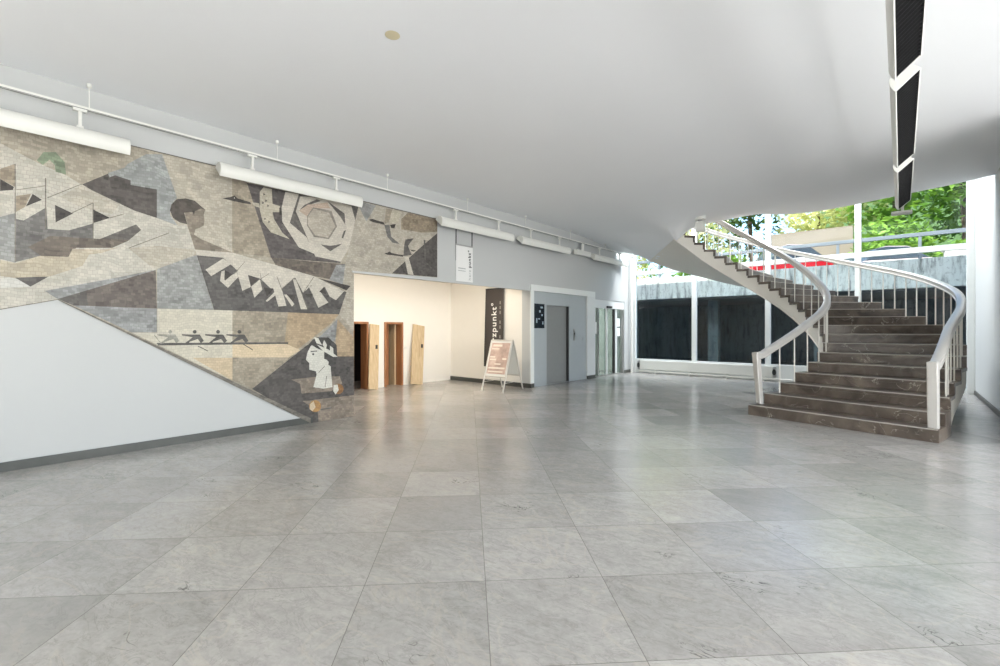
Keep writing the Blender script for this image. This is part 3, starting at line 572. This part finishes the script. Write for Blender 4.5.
# a thin bead along the inner lower edge
b = MB(); b.tube([V3(at(IN, n_/4), max(.02, sof(n_/4, False))) for n_ in range(13, 97)], .016, 6); b.build('edge_bead', M['stringer'], stc, smooth=True)
# handrails
RH = .76
prof = [(-.055, -.05), (-.03, -.062), (.03, -.062), (.055, -.05), (.056, -.034), (.044, -.028), (.044, .024), (.056, .03), (.055, .045), (.03, .06), (-.03, .06), (-.055, .045), (-.056, .03), (-.044, .024), (-.044, -.028), (-.056, -.034)]
def rail_path(A, B_, n0, n1, inset):
    pts = []; n_ = n0
    while n_ <= n1+1e-6:
        p, q = at(A, n_), at(B_, n_); p = p+(q-p).normalized()*inset
        pts.append(V3(p, n_*RISE+RH)); n_ += .2
    return pts
for nm, A, B_, n0, n1, ins in (('in', IN, OU, 1.25, 25.6, .06), ('out', OU, IN, 1.1, 25.6, .07)):
    pts = rail_path(A, B_, n0, n1, ins)
    pts[0].z += .06; pts[1].z += .02
    h = MB().sweep(pts, prof).build('handrail', M['rail'], stc, smooth=True)
    h['label'] = 'inner satin handrail' if nm == 'in' else 'outer satin handrail'
    d = (pts[1]-pts[0]); d.z = 0; d.normalize(); sd = Vector((d.y, -d.x, 0)); top = pts[0]
    b = MB(); wt, wb, dt, db = .05, .038, .055, .045
    if nm == 'out': wt, wb = .058, .056
    foot = Vector((top.x, top.y, RISE))+d*(.10 if nm == 'in' else .03)
    tv = [top+sd*sx*wt+d*sy*dt+Vector((0, 0, .05)) for sx, sy in ((-1, -1), (1, -1), (1, 1), (-1, 1))]
    bv = [foot+sd*sx*wb+d*sy*db for sx, sy in ((-1, -1), (1, -1), (1, 1), (-1, 1))]
    b.add(bv+tv, [(3, 2, 1, 0), (4, 5, 6, 7), (0, 1, 5, 4), (1, 2, 6, 5), (2, 3, 7, 6), (3, 0, 4, 7)])
    b.build('newel_post', M['rail'], stc, bevel=.012)
for A, B_, spots in ((IN, OU, [n_+.72 for n_ in range(2, 25)]), (OU, IN, [n_+f_ for n_ in range(3, 25) for f_ in (.3, .8)])):
    for n_ in spots:
        p, q = at(A, n_), at(B_, n_); p = p+(q-p).normalized()*.065
        MB().tube([V3(p, math.floor(n_)*RISE-.01), V3(p, n_*RISE+RH-.05)], .011, 8).build('baluster', M['rod'], stc, smooth=True)

# ---------------------------------------------------------------- window wall
W1 = sroot('window_1', (-2.9, FW, 0), 'white framed window wall behind the stair')
MX = [-7.0, -4.97, -2.9, -.84, 1.21]
for i, x in enumerate(MX): MB().box((x-.068, FW, 0), (x+.068, FW+.14, TOP)).build('mullion', M['frame'], W1, bevel=.008)
ZT = [(3.35, 3.49), (5.9, 6.0)]
for x0, x1 in zip(MX, MX[1:]):
    for z0, z1 in ZT: MB().box((x0+.068, FW+.02, z0), (x1-.068, FW+.12, z1)).build('transom', M['frame'], W1, bevel=.006)
    sz = .48 if x0 < -1 else .12
    MB().box((x0+.068, FW+.02, 0), (x1-.068, FW+.12, sz)).build('sill_panel', M['frame'], W1, bevel=.006)
    for z0, z1 in ((sz, 3.35), (3.49, 5.9), (6.0, TOP)): MB().box((x0+.068, FW+.065, z0), (x1-.068, FW+.071, z1)).build('window_pane', M['glass'], W1)
st(MB().tube([(MW+.12, 14.86, 0), (MW+.12, 14.86, CZ-.1)], .035, 12).build('trim_2', M['white'], smooth=True), 'thin white pipe in the far corner')

# heater along the sill
ht = empty('convector_heater', (-4.8, FW-.1, 0), 'long low white convector heater under the window wall', 'heater')
MB().box((-6.72, FW-.13, .13), (-2.75, FW-.03, .44)).build('casing', M['white'], ht, bevel=.012)
for x in (-6.8, -2.75):
    MB().box((x, FW-.14, .12), (x+.08, FW-.02, .42)).build('end_cap', M['steel'], ht, bevel=.02)
    MB().prism([(x+.04+.05*math.cos(a_*.524), FW-.142, .27+.09*math.sin(a_*.524)) for a_ in range(12)], (0, .004, 0)).build('valve_cover', M['dark'], ht)
MB().tube([(-6.75, FW-.1, .07), (-2.3, FW-.1, .07)], .03, 10).build('pipe', M['white'], ht, smooth=True)
for x in (-6.2, -5.1, -4.0, -3.0): MB().box((x, FW-.14, 0), (x+.03, FW-.05, .14)).build('bracket', M['white'], ht)

# ---------------------------------------------------------------- lift, doors in the left wall
lf = empty('lift', (MW, 10.7, 0), 'grey lift front with a closed sliding door in the white wall', 'lift')
b = MB(); LX = MW-.03
LD = (10.04, 11.16, 2.14)
b.box((LX-.1, 9.4, 0), (LX, LD[0], 2.48)); b.box((LX-.1, LD[1], 0), (LX, 12.06, 2.48)); b.box((LX-.1, LD[0], LD[2]), (LX, LD[1], 2.48))
b.build('surround', M['lift'], lf, bevel=.004)
MB().box((LX-.14, LD[0]-.05, 0), (LX-.09, LD[1]+.05, LD[2]+.05)).build('lift_door', M['liftdoor'], lf)
MB().box((LX-.09, LD[1]-.03, .0), (LX-.02, LD[1], LD[2])).build('door_jamb', M['dark'], lf)
cp = MB().box((LX, 11.36, 1.16), (LX+.012, 11.44, 1.5)).build('call_panel', M['steel'], lf, bevel=.004)
MB().prism([(LX+.012, 11.4+.022*math.cos(a_*.524), 1.36+.022*math.sin(a_*.524)) for a_ in range(12)], (.008, 0, 0)).build('call_button', M['dark'], cp)
MB().box((LX-.05, LD[0], 0), (LX+.01, LD[1], .012)).build('threshold', M['steel'], lf)
MB().box((LX, 11.86, 1.15), (LX+.01, 11.93, 1.27)).build('switch_plate', M['lift'], lf)
nb = empty('notice_board', (LX, 9.65, 1.5), 'dark glossy notice board hung beside the lift door', 'notice board')
MB().box((LX+.002, 9.42, 1.52), (LX+.03, 9.9, 2.16)).build('panel', mat('notice_dark', (30, 38, 46), .15, var=.3, scale=5), nb, bevel=.004)
MB().box((LX+.002, 9.40, 1.5), (LX+.035, 9.43, 2.18)).build('edge_strip', M['steel'], nb)
npm = mat('notice_print', (150, 164, 172), .5, var=.3, scale=20)
for y_, z_, a_, c_ in ((9.72, 2.04, .1, .05), (9.66, 1.93, .07, .06), (9.76, 1.84, .06, .05), (9.53, 1.66, .05, .12), (9.80, 1.62, .05, .08), (9.62, 1.75, .08, .03)): MB().box((LX+.03, y_, z_), (LX+.0315, y_+a_, z_+c_)).build('printed_patch', npm, nb)

d3 = sroot('door_3', (MW, 13.5, 0), 'automatic glass sliding door beside the lift')
DX = MW-.12
MB().box((DX-.06, 12.5, 2.16), (DX+.1, 14.55, 2.42)).build('header', M['frame'], d3, bevel=.005)
sn = MB().box((DX+.1, 13.32, 2.17), (DX+.16, 13.62, 2.24)).build('sensor', M['dark'], d3, bevel=.008)
for y_, w_, mm in ((12.52, .05, 'frame'), (12.86, .06, 'steel'), (13.42, .07, 'frame'), (13.97, .035, 'dark'), (14.02, .14, 'frame'), (14.49, .06, 'steel')): MB().box((DX-.03, y_, 0), (DX+.05, y_+w_, 2.16)).build('stile', M[mm], d3)
for y0, y1 in ((12.57, 12.86), (12.92, 13.42), (13.49, 13.95), (14.16, 14.49)):
    MB().box((DX-.004, y0, .03), (DX+.004, y1, 2.16)).build('door_pane', M['dglass'], d3)
MB().box((DX-.05, 12.5, 0), (DX+.07, 14.55, .03)).build('threshold', M['steel'], d3)
tag(MB().box((DX+.0055, 12.575, 1.35), (DX+.008, 12.855, 1.72)).build('paper_notice', M['paper']), 'blank white sheet on the first glass pane next to the lift', 'notice')
tag(MB().box((DX+.0055, 14.24, 1.58), (DX+.008, 14.44, 1.86)).build('paper_notice', M['paper']), 'upper white sheet on the end glass pane by the corner', 'notice')
tag(MB().box((DX+.0055, 14.24, 1.26), (DX+.008, 14.44, 1.54)).build('paper_notice', M['paper']), 'lower white sheet on the end glass pane by the corner', 'notice')
st(MB().box((-11.8, 12.1, 0), (-11.6, 15.2, 3)).box((-11.8, 11.95, 0), (MW-T, 12.1, 3)).box((-11.8, 15.05, 0), (MW-T, 15.2, 3)).box((-11.8, 11.95, 2.8), (MW-T, 15.2, 3)).build('wall_vestibule', mat('vestibule_grey', (190, 192, 186), .7)))
area('vestibule_fill', (-9.5, 13.5, 2.75), (0, 0, -1), 1.5, 1.0, 150)  # added light to brighten the space behind the glass door
vl = empty('added_lamp', (-9.5, 13.5, 2.8), 'made-up flat ceiling lamp, added to light the vestibule behind the glass door', 'lamp')
MB().box((-10.2, 13.0, 2.77), (-8.8, 14.0, 2.8)).build('diffuser', M['white'], vl)

# doors of the recess
for i, (y0, y1) in enumerate((D1, D2)):
    d = sroot('door_%d' % (i+1), (-10.05, (y0+y1)/2, 0), ('narrow dark doorway at the left end of the recess', 'oak door frame standing open in the recess')[i])
    b = MB(); fw = .055
    b.box((-10.3, y0, 0), (-10.02, y0+fw, DH)); b.box((-10.3, y1-fw, 0), (-10.02, y1, DH)); b.box((-10.3, y0+fw, DH-fw), (-10.02, y1-fw, DH))
    b.build('door_frame', M['oakd'], d, bevel=.004)
    if i == 0:
        MB().box((-10.9, y0+.07, .0), (-10.32, y0+.11, DH-.06)).build('door_leaf', M['oakd'], d)
        MB().box((-10.7, y1-.3, 0), (-10.62, y1-.05, DH)).build('inner_frame', M['dark'], d)
    else:
        MB().box((-10.95, y1-.12, .0), (-10.25, y1-.07, DH-.06)).build('door_leaf', M['oak'], d)
        MB().box((-10.42, y0+.06, 0), (-10.36, y0+.36, DH)).build('inner_panel', M['oakd'], d)
        MB().box((-10.36, y0+.16, 1.28), (-10.352, y0+.26, 1.4)).build('door_sign', M['wink'], d)
def board(y, w_, roll, label):
    r_ = empty('door_leaf_board', (-9.83, y, 0), label, 'board', 'loose boards leaning in the recess')
    Tm = Matrix.Translation((-9.80, y, 0)) @ Matrix.Rotation(math.radians(-7.5), 4, 'Y') @ Matrix.Rotation(-roll, 4, 'X')
    MB().box((-.035, -w_/2, 0.01), (0, w_/2, 1.64), T=Tm).build('panel', M['oak'], r_, bevel=.003)
    MB().box((0, w_/2-.1, 1.02), (.02, w_/2-.05, 1.12), T=Tm).build('door_handle', M['dark'], r_)
    return r_
board(6.45, .27, .11, 'light oak board leaning on the recess wall between the two doorways')
board(7.8, .39, .15, 'light oak board leaning on the recess wall right of both doorways')
sw = empty('light_switch', (-10.05, 7.62, .99), 'small white light switch on the recess wall', 'switch')
MB().box((-10.05, 7.58, .95), (-10.035, 7.66, 1.03)).build('plate', M['white'], sw); MB().box((-10.035, 7.6, .97), (-10.03, 7.64, 1.01)).build('rocker', M['white'], sw)
for k, (x, y, lab) in enumerate(((-7.66, 4.9, 'round warm ceiling lamp in the recess behind the mosaic wall'), (-7.66, 6.6, 'round warm ceiling lamp in the recess above the doorways'), (-7.66, 8.3, 'round warm ceiling lamp in the recess nearest the banner'))):
    l_ = empty('recess_lamp', (x, y, 2.85), lab, 'lamp', 'warm lamps in the recess ceiling')
    MB().disc((x, y, 2.80), .16, .05).build('housing', M['white'], l_, smooth=True); MB().disc((x, y, 2.79), .13, .012).build('diffuser', M['lamp'], l_)
    area('recess_lamp_light', (x, y, 2.77), (-.45, 0, -1), .28, .5, (44, 42, 20)[k], (1, .91, .78))

# ---------------------------------------------------------------- banners and A-board
RZ = math.radians(90)
hb = empty('hanging_banner', (MW, 6.92, 2.5), 'white fabric banner with vertical grey lettering hung on the wall beside the mosaic', 'banner')
MB().box((MW+.012, 6.68, 2.52), (MW+.018, 7.18, 3.3)).build('cloth', M['bwhite'], hb)
for y_ in (6.68, 7.16): MB().box((MW+.002, y_, 2.95), (MW+.011, y_+.02, 3.62)).build('cord', M['dark'], hb)
MB().box((MW+.002, 6.67, 3.28), (MW+.02, 7.19, 3.31)).build('rod', M['steel'], hb)
# facing +X : local x -> +Y, local y -> +Z ; then turned to read upwards
FX = Matrix(((0, 0, 1, 0), (1, 0, 0, 0), (0, 1, 0, 0), (0, 0, 0, 1)))
UP = Matrix.Rotation(RZ, 4, 'Z')
text('lettering', 'herz', .105, Matrix.Translation((MW+.019, 7.12, 2.56)) @ FX @ UP, M['fade'], hb, 1.25)
text('lettering', 'punkt\u00b0', .12, Matrix.Translation((MW+.019, 7.12, 2.83)) @ FX @ UP, M['ink'], hb, 1.2, .002)
for z0_, z1_ in ((2.79, 2.81), (2.74, 2.755)): MB().box((MW+.018, 6.74, z0_), (MW+.0195, 6.96, z1_)).build('text_line', M['fade'], hb)
bb = empty('wall_banner', (-8.25, 9.25, .45), 'dark brown banner with white vertical lettering on the recess side wall', 'banner')
FYm = Matrix(((1, 0, 0, 0), (0, 0, -1, 0), (0, 1, 0, 0), (0, 0, 0, 1)))        # facing -Y
x0, x1 = -8.56, -7.93
MB().prism([(x0, 9.20, 2.57), (x1, 9.20, 2.57), (x1, 9.17, .48), (x0, 9.17, .48)], (0, .012, 0)).build('cloth', M['banner'], bb)
MB().box((x0-.01, 9.19, 2.56), (x1+.01, 9.24, 2.6)).build('top_rail', M['dark'], bb)
MB().prism([(x0-.015, 9.20, 2.57), (x0, 9.19, 2.57), (x0, 9.16, .48), (x0-.06, 9.17, .48)], (0, .05, 0)).build('side_rail', M['dark'], bb)
TL = Matrix.Translation((-8.17, 9.166, .86)) @ Matrix.Rotation(-.0143, 4, 'X') @ FYm @ UP
text('lettering', 'herzpunkt\u00b0', .255, TL, M['wink'], bb, 1.18, .004)
bgp = mat('banner_grey_print', (150, 144, 138), .7, var=0)
for k in range(9):
    if k in (2, 5): continue
    z_ = 1.12+k*.13; yy = 9.178+(z_-.48)/2.09*.03-.0085
    MB().box((-8.06, yy-.002, z_), (-8.02, yy, z_+.085)).build('text_line', bgp, bb)

ab = empty('a_board', (-7.34, 8.5, 0), 'silver framed A-board with a brownish poster standing at the recess corner', 'sign')
hw = .31
def face_pts(y_top, y_bot, z0, z1, H=1.22):
    f_ = lambda z: lerp(y_bot, y_top, z/H)
    return f_(z0), f_(z1)
Tm = Matrix.Translation((-7.36, 8.5, 0)) @ Matrix.Rotation(math.radians(6), 4, 'Z')
for sgn, lab in ((-1, 'front'), (1, 'back')):
    yb, yt, H = sgn*.44, sgn*.02, 1.22
    P_ = lambda x, z, o=0: Tm @ Vector((x, lerp(yb, yt, z/H)+o, z))
    for sx in (-1, 1): MB().tube([P_(sx*hw, 0.0), P_(sx*hw, H)], .019, 8).build('leg', M['aframe'], ab, smooth=True)
    MB().tube([P_(-hw, H), P_(hw, H)], .018, 8).build('top_bar', M['aframe'], ab, smooth=True)
    MB().tube([P_(-hw, .36), P_(hw, .36)], .019, 8).build('lower_bar', M['aframe'], ab, smooth=True)
    fr = MB()
    fr.prism([P_(-hw+.01, .37), P_(hw-.01, .37), P_(hw-.01, H-.01), P_(-hw+.01, H-.01)], (0, .008*-sgn, 0))
    pn = fr.build('panel', M['white'], ab)
    if sgn < 0:
        pm = G('poster_print'); pos = pm.a('ShaderNodeTexCoord').outputs['Object']
        n1 = pm.a('ShaderNodeTexNoise', {'Vector': pos, 'Scale': 4.5, 'Detail': 4}).outputs['Fac']
        pm.lk(pm.ramp(n1, [(.3, srgb(168, 146, 134)), (.5, srgb(198, 170, 156)), (.7, srgb(222, 204, 190))]), 'Base Color'); pm.p.inputs['Roughness'].default_value = .35
        po = MB().prism([P_(-hw+.04, .42, -.010), P_(hw-.04, .42, -.010), P_(hw-.04, H-.06, -.010), P_(-hw+.04, H-.06, -.010)], (0, .006, 0)).build('poster', pm.m, ab)
        for z0, z1, xa, xb in ((1.07, 1.12, -.22, .05), (1.00, 1.03, -.24, -.02), (.80, .84, -.25, -.10), (.74, .78, -.25, -.06), (.76, .80, .12, .24), (.64, .67, -.08, .10), (.54, .58, -.24, .24), (.46, .49, -.24, .2)):
            MB().prism([P_(xa, z0, -.013), P_(xb, z0, -.013), P_(xb, z1, -.013), P_(xa, z1, -.013)], (0, .002, 0)).build('text_line', M['posterink'], po)
for sx in (-1, 1): MB().tube([Tm @ Vector((sx*hw, -.36, .22)), Tm @ Vector((sx*hw, .36, .22))], .006, 6).build('spreader', M['aframe'], ab)

# ---------------------------------------------------------------- track lights
def track(x, y0, y1, z, label, hangers, grp):
    r_ = empty('lighting_track', (x, (y0+y1)/2, z), label, 'lighting track')
    MB().box((x-.018, y0, z), (x+.018, y1+.03, z+.034)).build('rail', M['white'], r_)
    MB().box((x-.006, y0, z-.0015), (x+.006, y1, z)).build('slot', M['dark'], r_)
    MB().box((x+.018, y0, z+.002), (x+.0195, y1, z+.007)).build('side_groove', M['dark'], r_)
    if x > 0: MB().box((x-.15, y1-.1, 3.52), (x+.13, y1+.12, 3.56)).box((x-.02, y1-.02, 3.54), (x+.02, y1+.02, z)).build('end_plate', M['white'], r_, bevel=.01)
    for y in hangers:
        h = MB().tube([(x, y, z+.03), (x, y, CZ-.03-dip(x, y))], .006, 6).build('hanger', M['white'], r_)
        MB().disc((x, y, CZ-.04-dip(x, y)), .024, .04, 12).build('ceiling_cup', M['white'], h, smooth=True)
    return r_
LEFTX, TZ = -6.93, 3.97
track(LEFTX, -3.0, 14.9, TZ, 'long white lighting track above the mosaic wall', [.84, 2.92, 4.85, 6.87, 8.87, 10.9, 12.9], None)
track(0.02, -3.0, 10.7, TZ, 'white lighting track on the ceiling above the stair side of the hall', [2.2, 4.4, 6.2, 8.8], None)
def luminaire(x, y, L, label, tilt, group):
    r_ = empty('track_luminaire', (x, y, 3.66), label, 'lamp', group)
    Tm = Matrix.Translation((x, y, 3.66)) @ Matrix.Rotation(tilt, 4, 'Y')
    N = 12; R, H = .11, .135
    arc = [(R*math.cos(math.pi*i/N), H*(math.sin(math.pi*i/N)**.9)-.04) for i in range(N+1)]
    inn = [(.92*a_, .92*(c_+.04)-.04) for a_, c_ in arc][::-1]
    poly = arc+inn
    b = MB(); b.prism([Tm @ Vector((a_, -L/2, c_)) for a_, c_ in poly], (Tm.to_3x3() @ Vector((0, L, 0)))); b.build('housing', M['white'], r_, smooth=True)
    for s in (-1, 1):
        y0 = s*L/2
        b = MB(); b.prism([Tm @ Vector((a_*1.02, y0-.006, c_*1.02)) for a_, c_ in arc], Tm.to_3x3() @ Vector((0, .012, 0))); b.build('end_cap', M['white'], r_, bevel=.003)
    b = MB()
    n_ = int(L/.06)
    for i in range(n_):
        yy = -L/2+.03+i*(L-.06)/(n_-1)
        b.box((-.098, yy-.002, -.038), (.098, yy+.002, -.01), T=Tm)
    b.box((-.098, -L/2+.01, -.014), (.098, L/2-.01, -.008), T=Tm)
    for xx in (-.099, .096): b.box((xx, -L/2+.01, -.039), (xx+.003, L/2-.01, -.01), T=Tm)
    b.build('louvre', M['black'], r_)
    for s in (-.3, .3):
        MB().box((x-.022, y+s*L-.06, TZ-.03), (x+.022, y+s*L+.06, TZ)).box((x-.014, y+s*L-.016, 3.72), (x+.014, y+s*L+.016, TZ-.02)).box((x-.02, y+s*L-.03, 3.70), (x+.02, y+s*L+.03, 3.78)).build('adapter', M['white'], r_, bevel=.004)
    return r_
g1, g2 = 'wall-washer lamps along the mosaic wall', 'black-louvred lamps above the stair side'
T1 = math.radians(40)
luminaire(LEFTX, .12, 2.14, 'long white track lamp above the sails at the left end of the mosaic', T1, g1)
luminaire(LEFTX, 3.22, 2.14, 'long white track lamp above the sun disc of the mosaic', T1, g1)
luminaire(LEFTX, 7.2, 2.24, 'long white track lamp above the white hanging banner', T1, g1)
luminaire(LEFTX, 9.72, 2.14, 'long white track lamp above the lift', T1, g1)
luminaire(LEFTX, 13.2, 2.2, 'long white track lamp above the glass sliding door', T1, g1)
tag(MB().box((LEFTX-.05, 11.15, 3.62), (LEFTX+.05, 11.95, 3.76)).box((LEFTX-.02, 11.5, 3.76), (LEFTX+.02, 11.6, TZ)).build('track_power_box', M['white'], bevel=.01), 'short white box on the track between two long lamps', 'box')
luminaire(.02, 3.75, 2.5, 'black-louvred white lamp on the ceiling cut by the upper picture edge', math.radians(-42), g2)
luminaire(.02, 6.5, 2.5, 'black-louvred white lamp in the middle of its row above the hall', math.radians(-42), g2)
luminaire(.02, 9.25, 2.5, 'black-louvred white lamp ending its row in front of the green trees', math.radians(-42), g2)

cp = MB().disc((-3.62, 2.59, CZ-.012), .07, .02, 20).build('ceiling_cover', M['stain'], smooth=True); tag(cp, 'round yellowed cover plate on the white ceiling near the mosaic', 'cover plate')
c2 = MB().disc((-3.62, 6.62, CZ-.01), .05, .012, 16).build('ceiling_cover', mat('grey_cover', (170, 166, 158), .6)); tag(c2, 'small grey round cover in the middle of the ceiling', 'cover plate')
zc = CZ-dip(-3.58, 11.3)
sp = empty('ceiling_spotlight', (-3.58, 11.3, zc), 'small white boxy spotlight under the ceiling at the stair head', 'lamp')
MB().disc((-3.58, 11.3, zc-.05), .12, .09, 20).build('base_plate', M['white'], sp, smooth=True)
MB().disc((-3.58, 11.3, zc-.1), .05, .06, 12).build('neck', M['steel'], sp, smooth=True)
MB().box((-3.67, 11.21, zc-.33), (-3.49, 11.39, zc-.1)).build('body', M['white'], sp, bevel=.008)

# ---------------------------------------------------------------- outside: sunken court, concrete parapet, street, cars, trees
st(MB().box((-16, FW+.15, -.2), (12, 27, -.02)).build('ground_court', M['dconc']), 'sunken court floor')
CY = 19.0; GZ = 3.0
st(MB().box((-24, FW-.2, 0), (-12.1, FW+.1, TOP+.3)).box((-12.1, FW-.2, 3.25), (MW-T-.01, FW+.1, TOP+.3)).box((RW+.26, FW-.2, 0), (14, FW+.1, TOP+.3)).build('wall_sunblock', M['wall']), 'unseen outer wall beside the window wall, added to keep sun off the parapet')  # unseen wall put in to block sun from the parapet
st(MB().box((-18, CY, 2.77), (14, CY+.3, 3.66)).build('wall_parapet', M['conc']), 'weathered concrete parapet across the court')
st(MB().box((-18, CY+.3, GZ-.3), (14, 60, GZ)).build('ground_street', M['asphalt']), 'street behind the parapet')
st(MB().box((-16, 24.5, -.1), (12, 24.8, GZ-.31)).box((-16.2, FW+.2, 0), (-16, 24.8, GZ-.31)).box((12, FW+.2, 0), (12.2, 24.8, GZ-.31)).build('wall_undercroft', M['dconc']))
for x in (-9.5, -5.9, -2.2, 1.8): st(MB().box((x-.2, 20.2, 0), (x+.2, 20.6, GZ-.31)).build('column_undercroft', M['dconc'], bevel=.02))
rl = empty('street_railing', (-2, CY+.2, 3.66), 'blue-grey street railing above the concrete parapet', 'railing')
MB().box((-17, CY+.16, 4.36), (13, CY+.24, 4.48)).build('top_rail', M['bluerail'], rl, bevel=.01)
for k in range(14): MB().box((-16+k*2.05, CY+.17, 3.66), (-15.92+k*2.05, CY+.23, 4.36)).build('post', M['bluerail'], rl)
b = MB(); b.box((-4.9, 25.6, GZ), (-1.6, 25.9, 6.1)); st(b.build('wall_garden', M['beige']), 'pale garden wall beyond the street')
st(MB().prism([(-5, 31, GZ), (-5, 62, 20), (-5, 62, GZ)], (40, 0, 0)).build('hill', M['hill']), 'green slope behind the trees')
def car(x, y, L, paint, label, rz=0, hs=1.0):
    r_ = empty('car', (x, y, GZ), label, 'car')
    side = [(-.5, .28), (-.49, .62), (-.40, .78), (-.24, .86), (-.10, 1.36), (.24, 1.42), (.42, 1.0), (.49, .92), (.5, .3)]
    Tm = Matrix.Translation((x, y, GZ)) @ Matrix.Rotation(rz, 4, 'Z') @ Matrix.Diagonal((1, 1, hs, 1)); hw_ = .84
    lower = [(-.5, .28), (-.495, .62), (-.40, .78), (-.25, .88), (.44, .98), (.495, .9), (.5, .3)]
    cab = [(-.25, .88), (-.10, 1.36), (0, 1.43), (.22, 1.42), (.40, 1.05), (.44, .98)]
    b = MB(); b.prism([Tm @ Vector((a_*L, -hw_, c_)) for a_, c_ in lower], Tm.to_3x3() @ Vector((0, 2*hw_, 0))); b.build('body', paint, r_, bevel=.06)
    b = MB(); lo = [Tm @ Vector((a_*L, -hw_+(.06+.1*(c_-.88)/.5), c_)) for a_, c_ in cab]; hi = [Tm @ Vector((a_*L, hw_-(.06+.1*(c_-.88)/.5), c_)) for a_, c_ in cab]; nn = len(cab)
    b.add(lo+hi, [tuple(range(nn)), tuple(range(nn, 2*nn))[::-1]]+[(i, (i+1) % nn, nn+(i+1) % nn, nn+i) for i in range(nn)]); b.build('windows', M['carglass'], r_, bevel=.03)
    b = MB(); b.prism([Tm @ Vector((a_*L, -hw_+.17, c_)) for a_, c_ in ((-.10, 1.36), (0, 1.44), (.22, 1.43), (.28, 1.32), (.2, 1.40), (0, 1.40))], Tm.to_3x3() @ Vector((0, 2*hw_-.34, 0))); b.build('roof', paint if paint is not M['red'] else M['pale'], r_)  # red car's roof is pale: a reflection put into its colour
    for a_ in (-.31, .31):
        for s in (-1, 1):
            c0 = Tm @ Vector((a_*L, s*(hw_-.1), .3)); ax = Tm.to_3x3() @ Vector((0, s*.14, 0)); ex = Tm.to_3x3() @ Vector((1, 0, 0))
            MB().prism([c0+ex*.3*math.cos(t*.393)+Vector((0, 0, .3*math.sin(t*.393))) for t in range(16)], ax).build('wheel', M['tyre'], r_)
    return r_
car(-3.75, 21.6, 3.3, M['red'], 'red car parked on the street behind the parapet', math.radians(38), 1.28)
car(-.75, 20.9, 3.0, M['pale'], 'pale pinkish car parked behind the parapet, mostly hidden by the curved handrail', math.radians(35), .92)
tag(MB().box((1.05, 20.2, GZ), (2.6, 20.9, 4.02)).box((1.0, 20.15, 4.02), (2.65, 20.95, 4.1)).build('planter_box', M['white'], bevel=.02), 'white box behind the parapet beside the tall right wall', 'planter')
def leafcloud(seed, blobs, n, size):
    rd = random.Random(seed); b = MB()
    for i in range(n):
        cx, cy, cz, r_ = rd.choice(blobs)
        while True:
            d = Vector((rd.uniform(-1, 1), rd.uniform(-1, 1), rd.uniform(-1, 1)))
            if .05 < d.length < 1: break
        d = d.normalized()*r_*rd.uniform(.55, 1.0)
        c = Vector((cx, cy, cz))+Vector((d.x, d.y, d.z*.75))
        u = Vector((rd.gauss(0, 1), rd.gauss(0, 1), rd.gauss(0, .6))).normalized(); v = u.cross(Vector((rd.gauss(0, .5), rd.gauss(0, .5), 1))).normalized()
        s = size*rd.uniform(.6, 1.3)
        b.add([c-u*s, c-v*s*.5, c+u*s, c+v*s*.5], [(0, 1, 2, 3)])
    return b
GREENS = [leaf('leaf_sunny', (170, 176, 80), (250, 248, 190)), leaf('leaf_mid', (46, 92, 26), (150, 190, 76)), leaf('leaf_dark', (26, 52, 22), (84, 118, 46))]  # sunny leaves have overexposed sunlight put into their pale colour
def tree(seed, x, y, h, r_, g, label, n=1500, size=.2, name='tree', group='trees beyond the street'):
    rd = random.Random(seed); t = empty(name, (x, y, GZ), label, 'tree' if name == 'tree' else 'bush', group)
    blobs = []
    for k in range(9):
        a = rd.uniform(0, 6.28); q = rd.uniform(.1, .75)*r_
        blobs.append((x+q*math.cos(a), y+q*math.sin(a), GZ+h*rd.uniform(.28 if name == 'tree' else .2, .85), r_*rd.uniform(.4, .62)))
    leafcloud(seed, blobs, n, size).build('crown', GREENS[g], t)
    MB().tube([(x, y, GZ-.1), (x+.1, y, GZ+h*.3), (x-.05, y+.1, GZ+h*.75)], .11 if name == 'tree' else .05, 7).build('trunk', M['bark'], t, smooth=True)
    return t
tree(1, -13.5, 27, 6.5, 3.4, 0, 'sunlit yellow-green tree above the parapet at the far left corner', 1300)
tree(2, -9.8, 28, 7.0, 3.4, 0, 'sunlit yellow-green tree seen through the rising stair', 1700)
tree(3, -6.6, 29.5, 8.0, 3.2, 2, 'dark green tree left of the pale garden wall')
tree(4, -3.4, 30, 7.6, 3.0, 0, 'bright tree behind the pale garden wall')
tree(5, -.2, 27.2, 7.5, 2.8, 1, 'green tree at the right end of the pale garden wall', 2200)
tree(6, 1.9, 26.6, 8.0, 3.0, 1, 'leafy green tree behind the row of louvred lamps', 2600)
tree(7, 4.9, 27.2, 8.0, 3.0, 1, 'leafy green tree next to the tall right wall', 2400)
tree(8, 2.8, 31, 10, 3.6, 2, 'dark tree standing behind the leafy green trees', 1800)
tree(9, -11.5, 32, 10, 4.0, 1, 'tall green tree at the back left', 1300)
for k, (x, y, lab) in enumerate(((-8.2, 24.2, 'low green bush left of the red car'), (-6.2, 24.0, 'low green bush behind the bonnet of the red car'), (-.3, 24.0, 'low green bush at the foot of the pale wall right end'), (1.6, 24.4, 'low green bush behind the pale car'), (4.2, 24.4, 'low green bush behind the white box'))):
    tree(20+k, x, y, 2.2, 1.2, 1, lab, 700, .14, 'bush', 'bushes along the street')
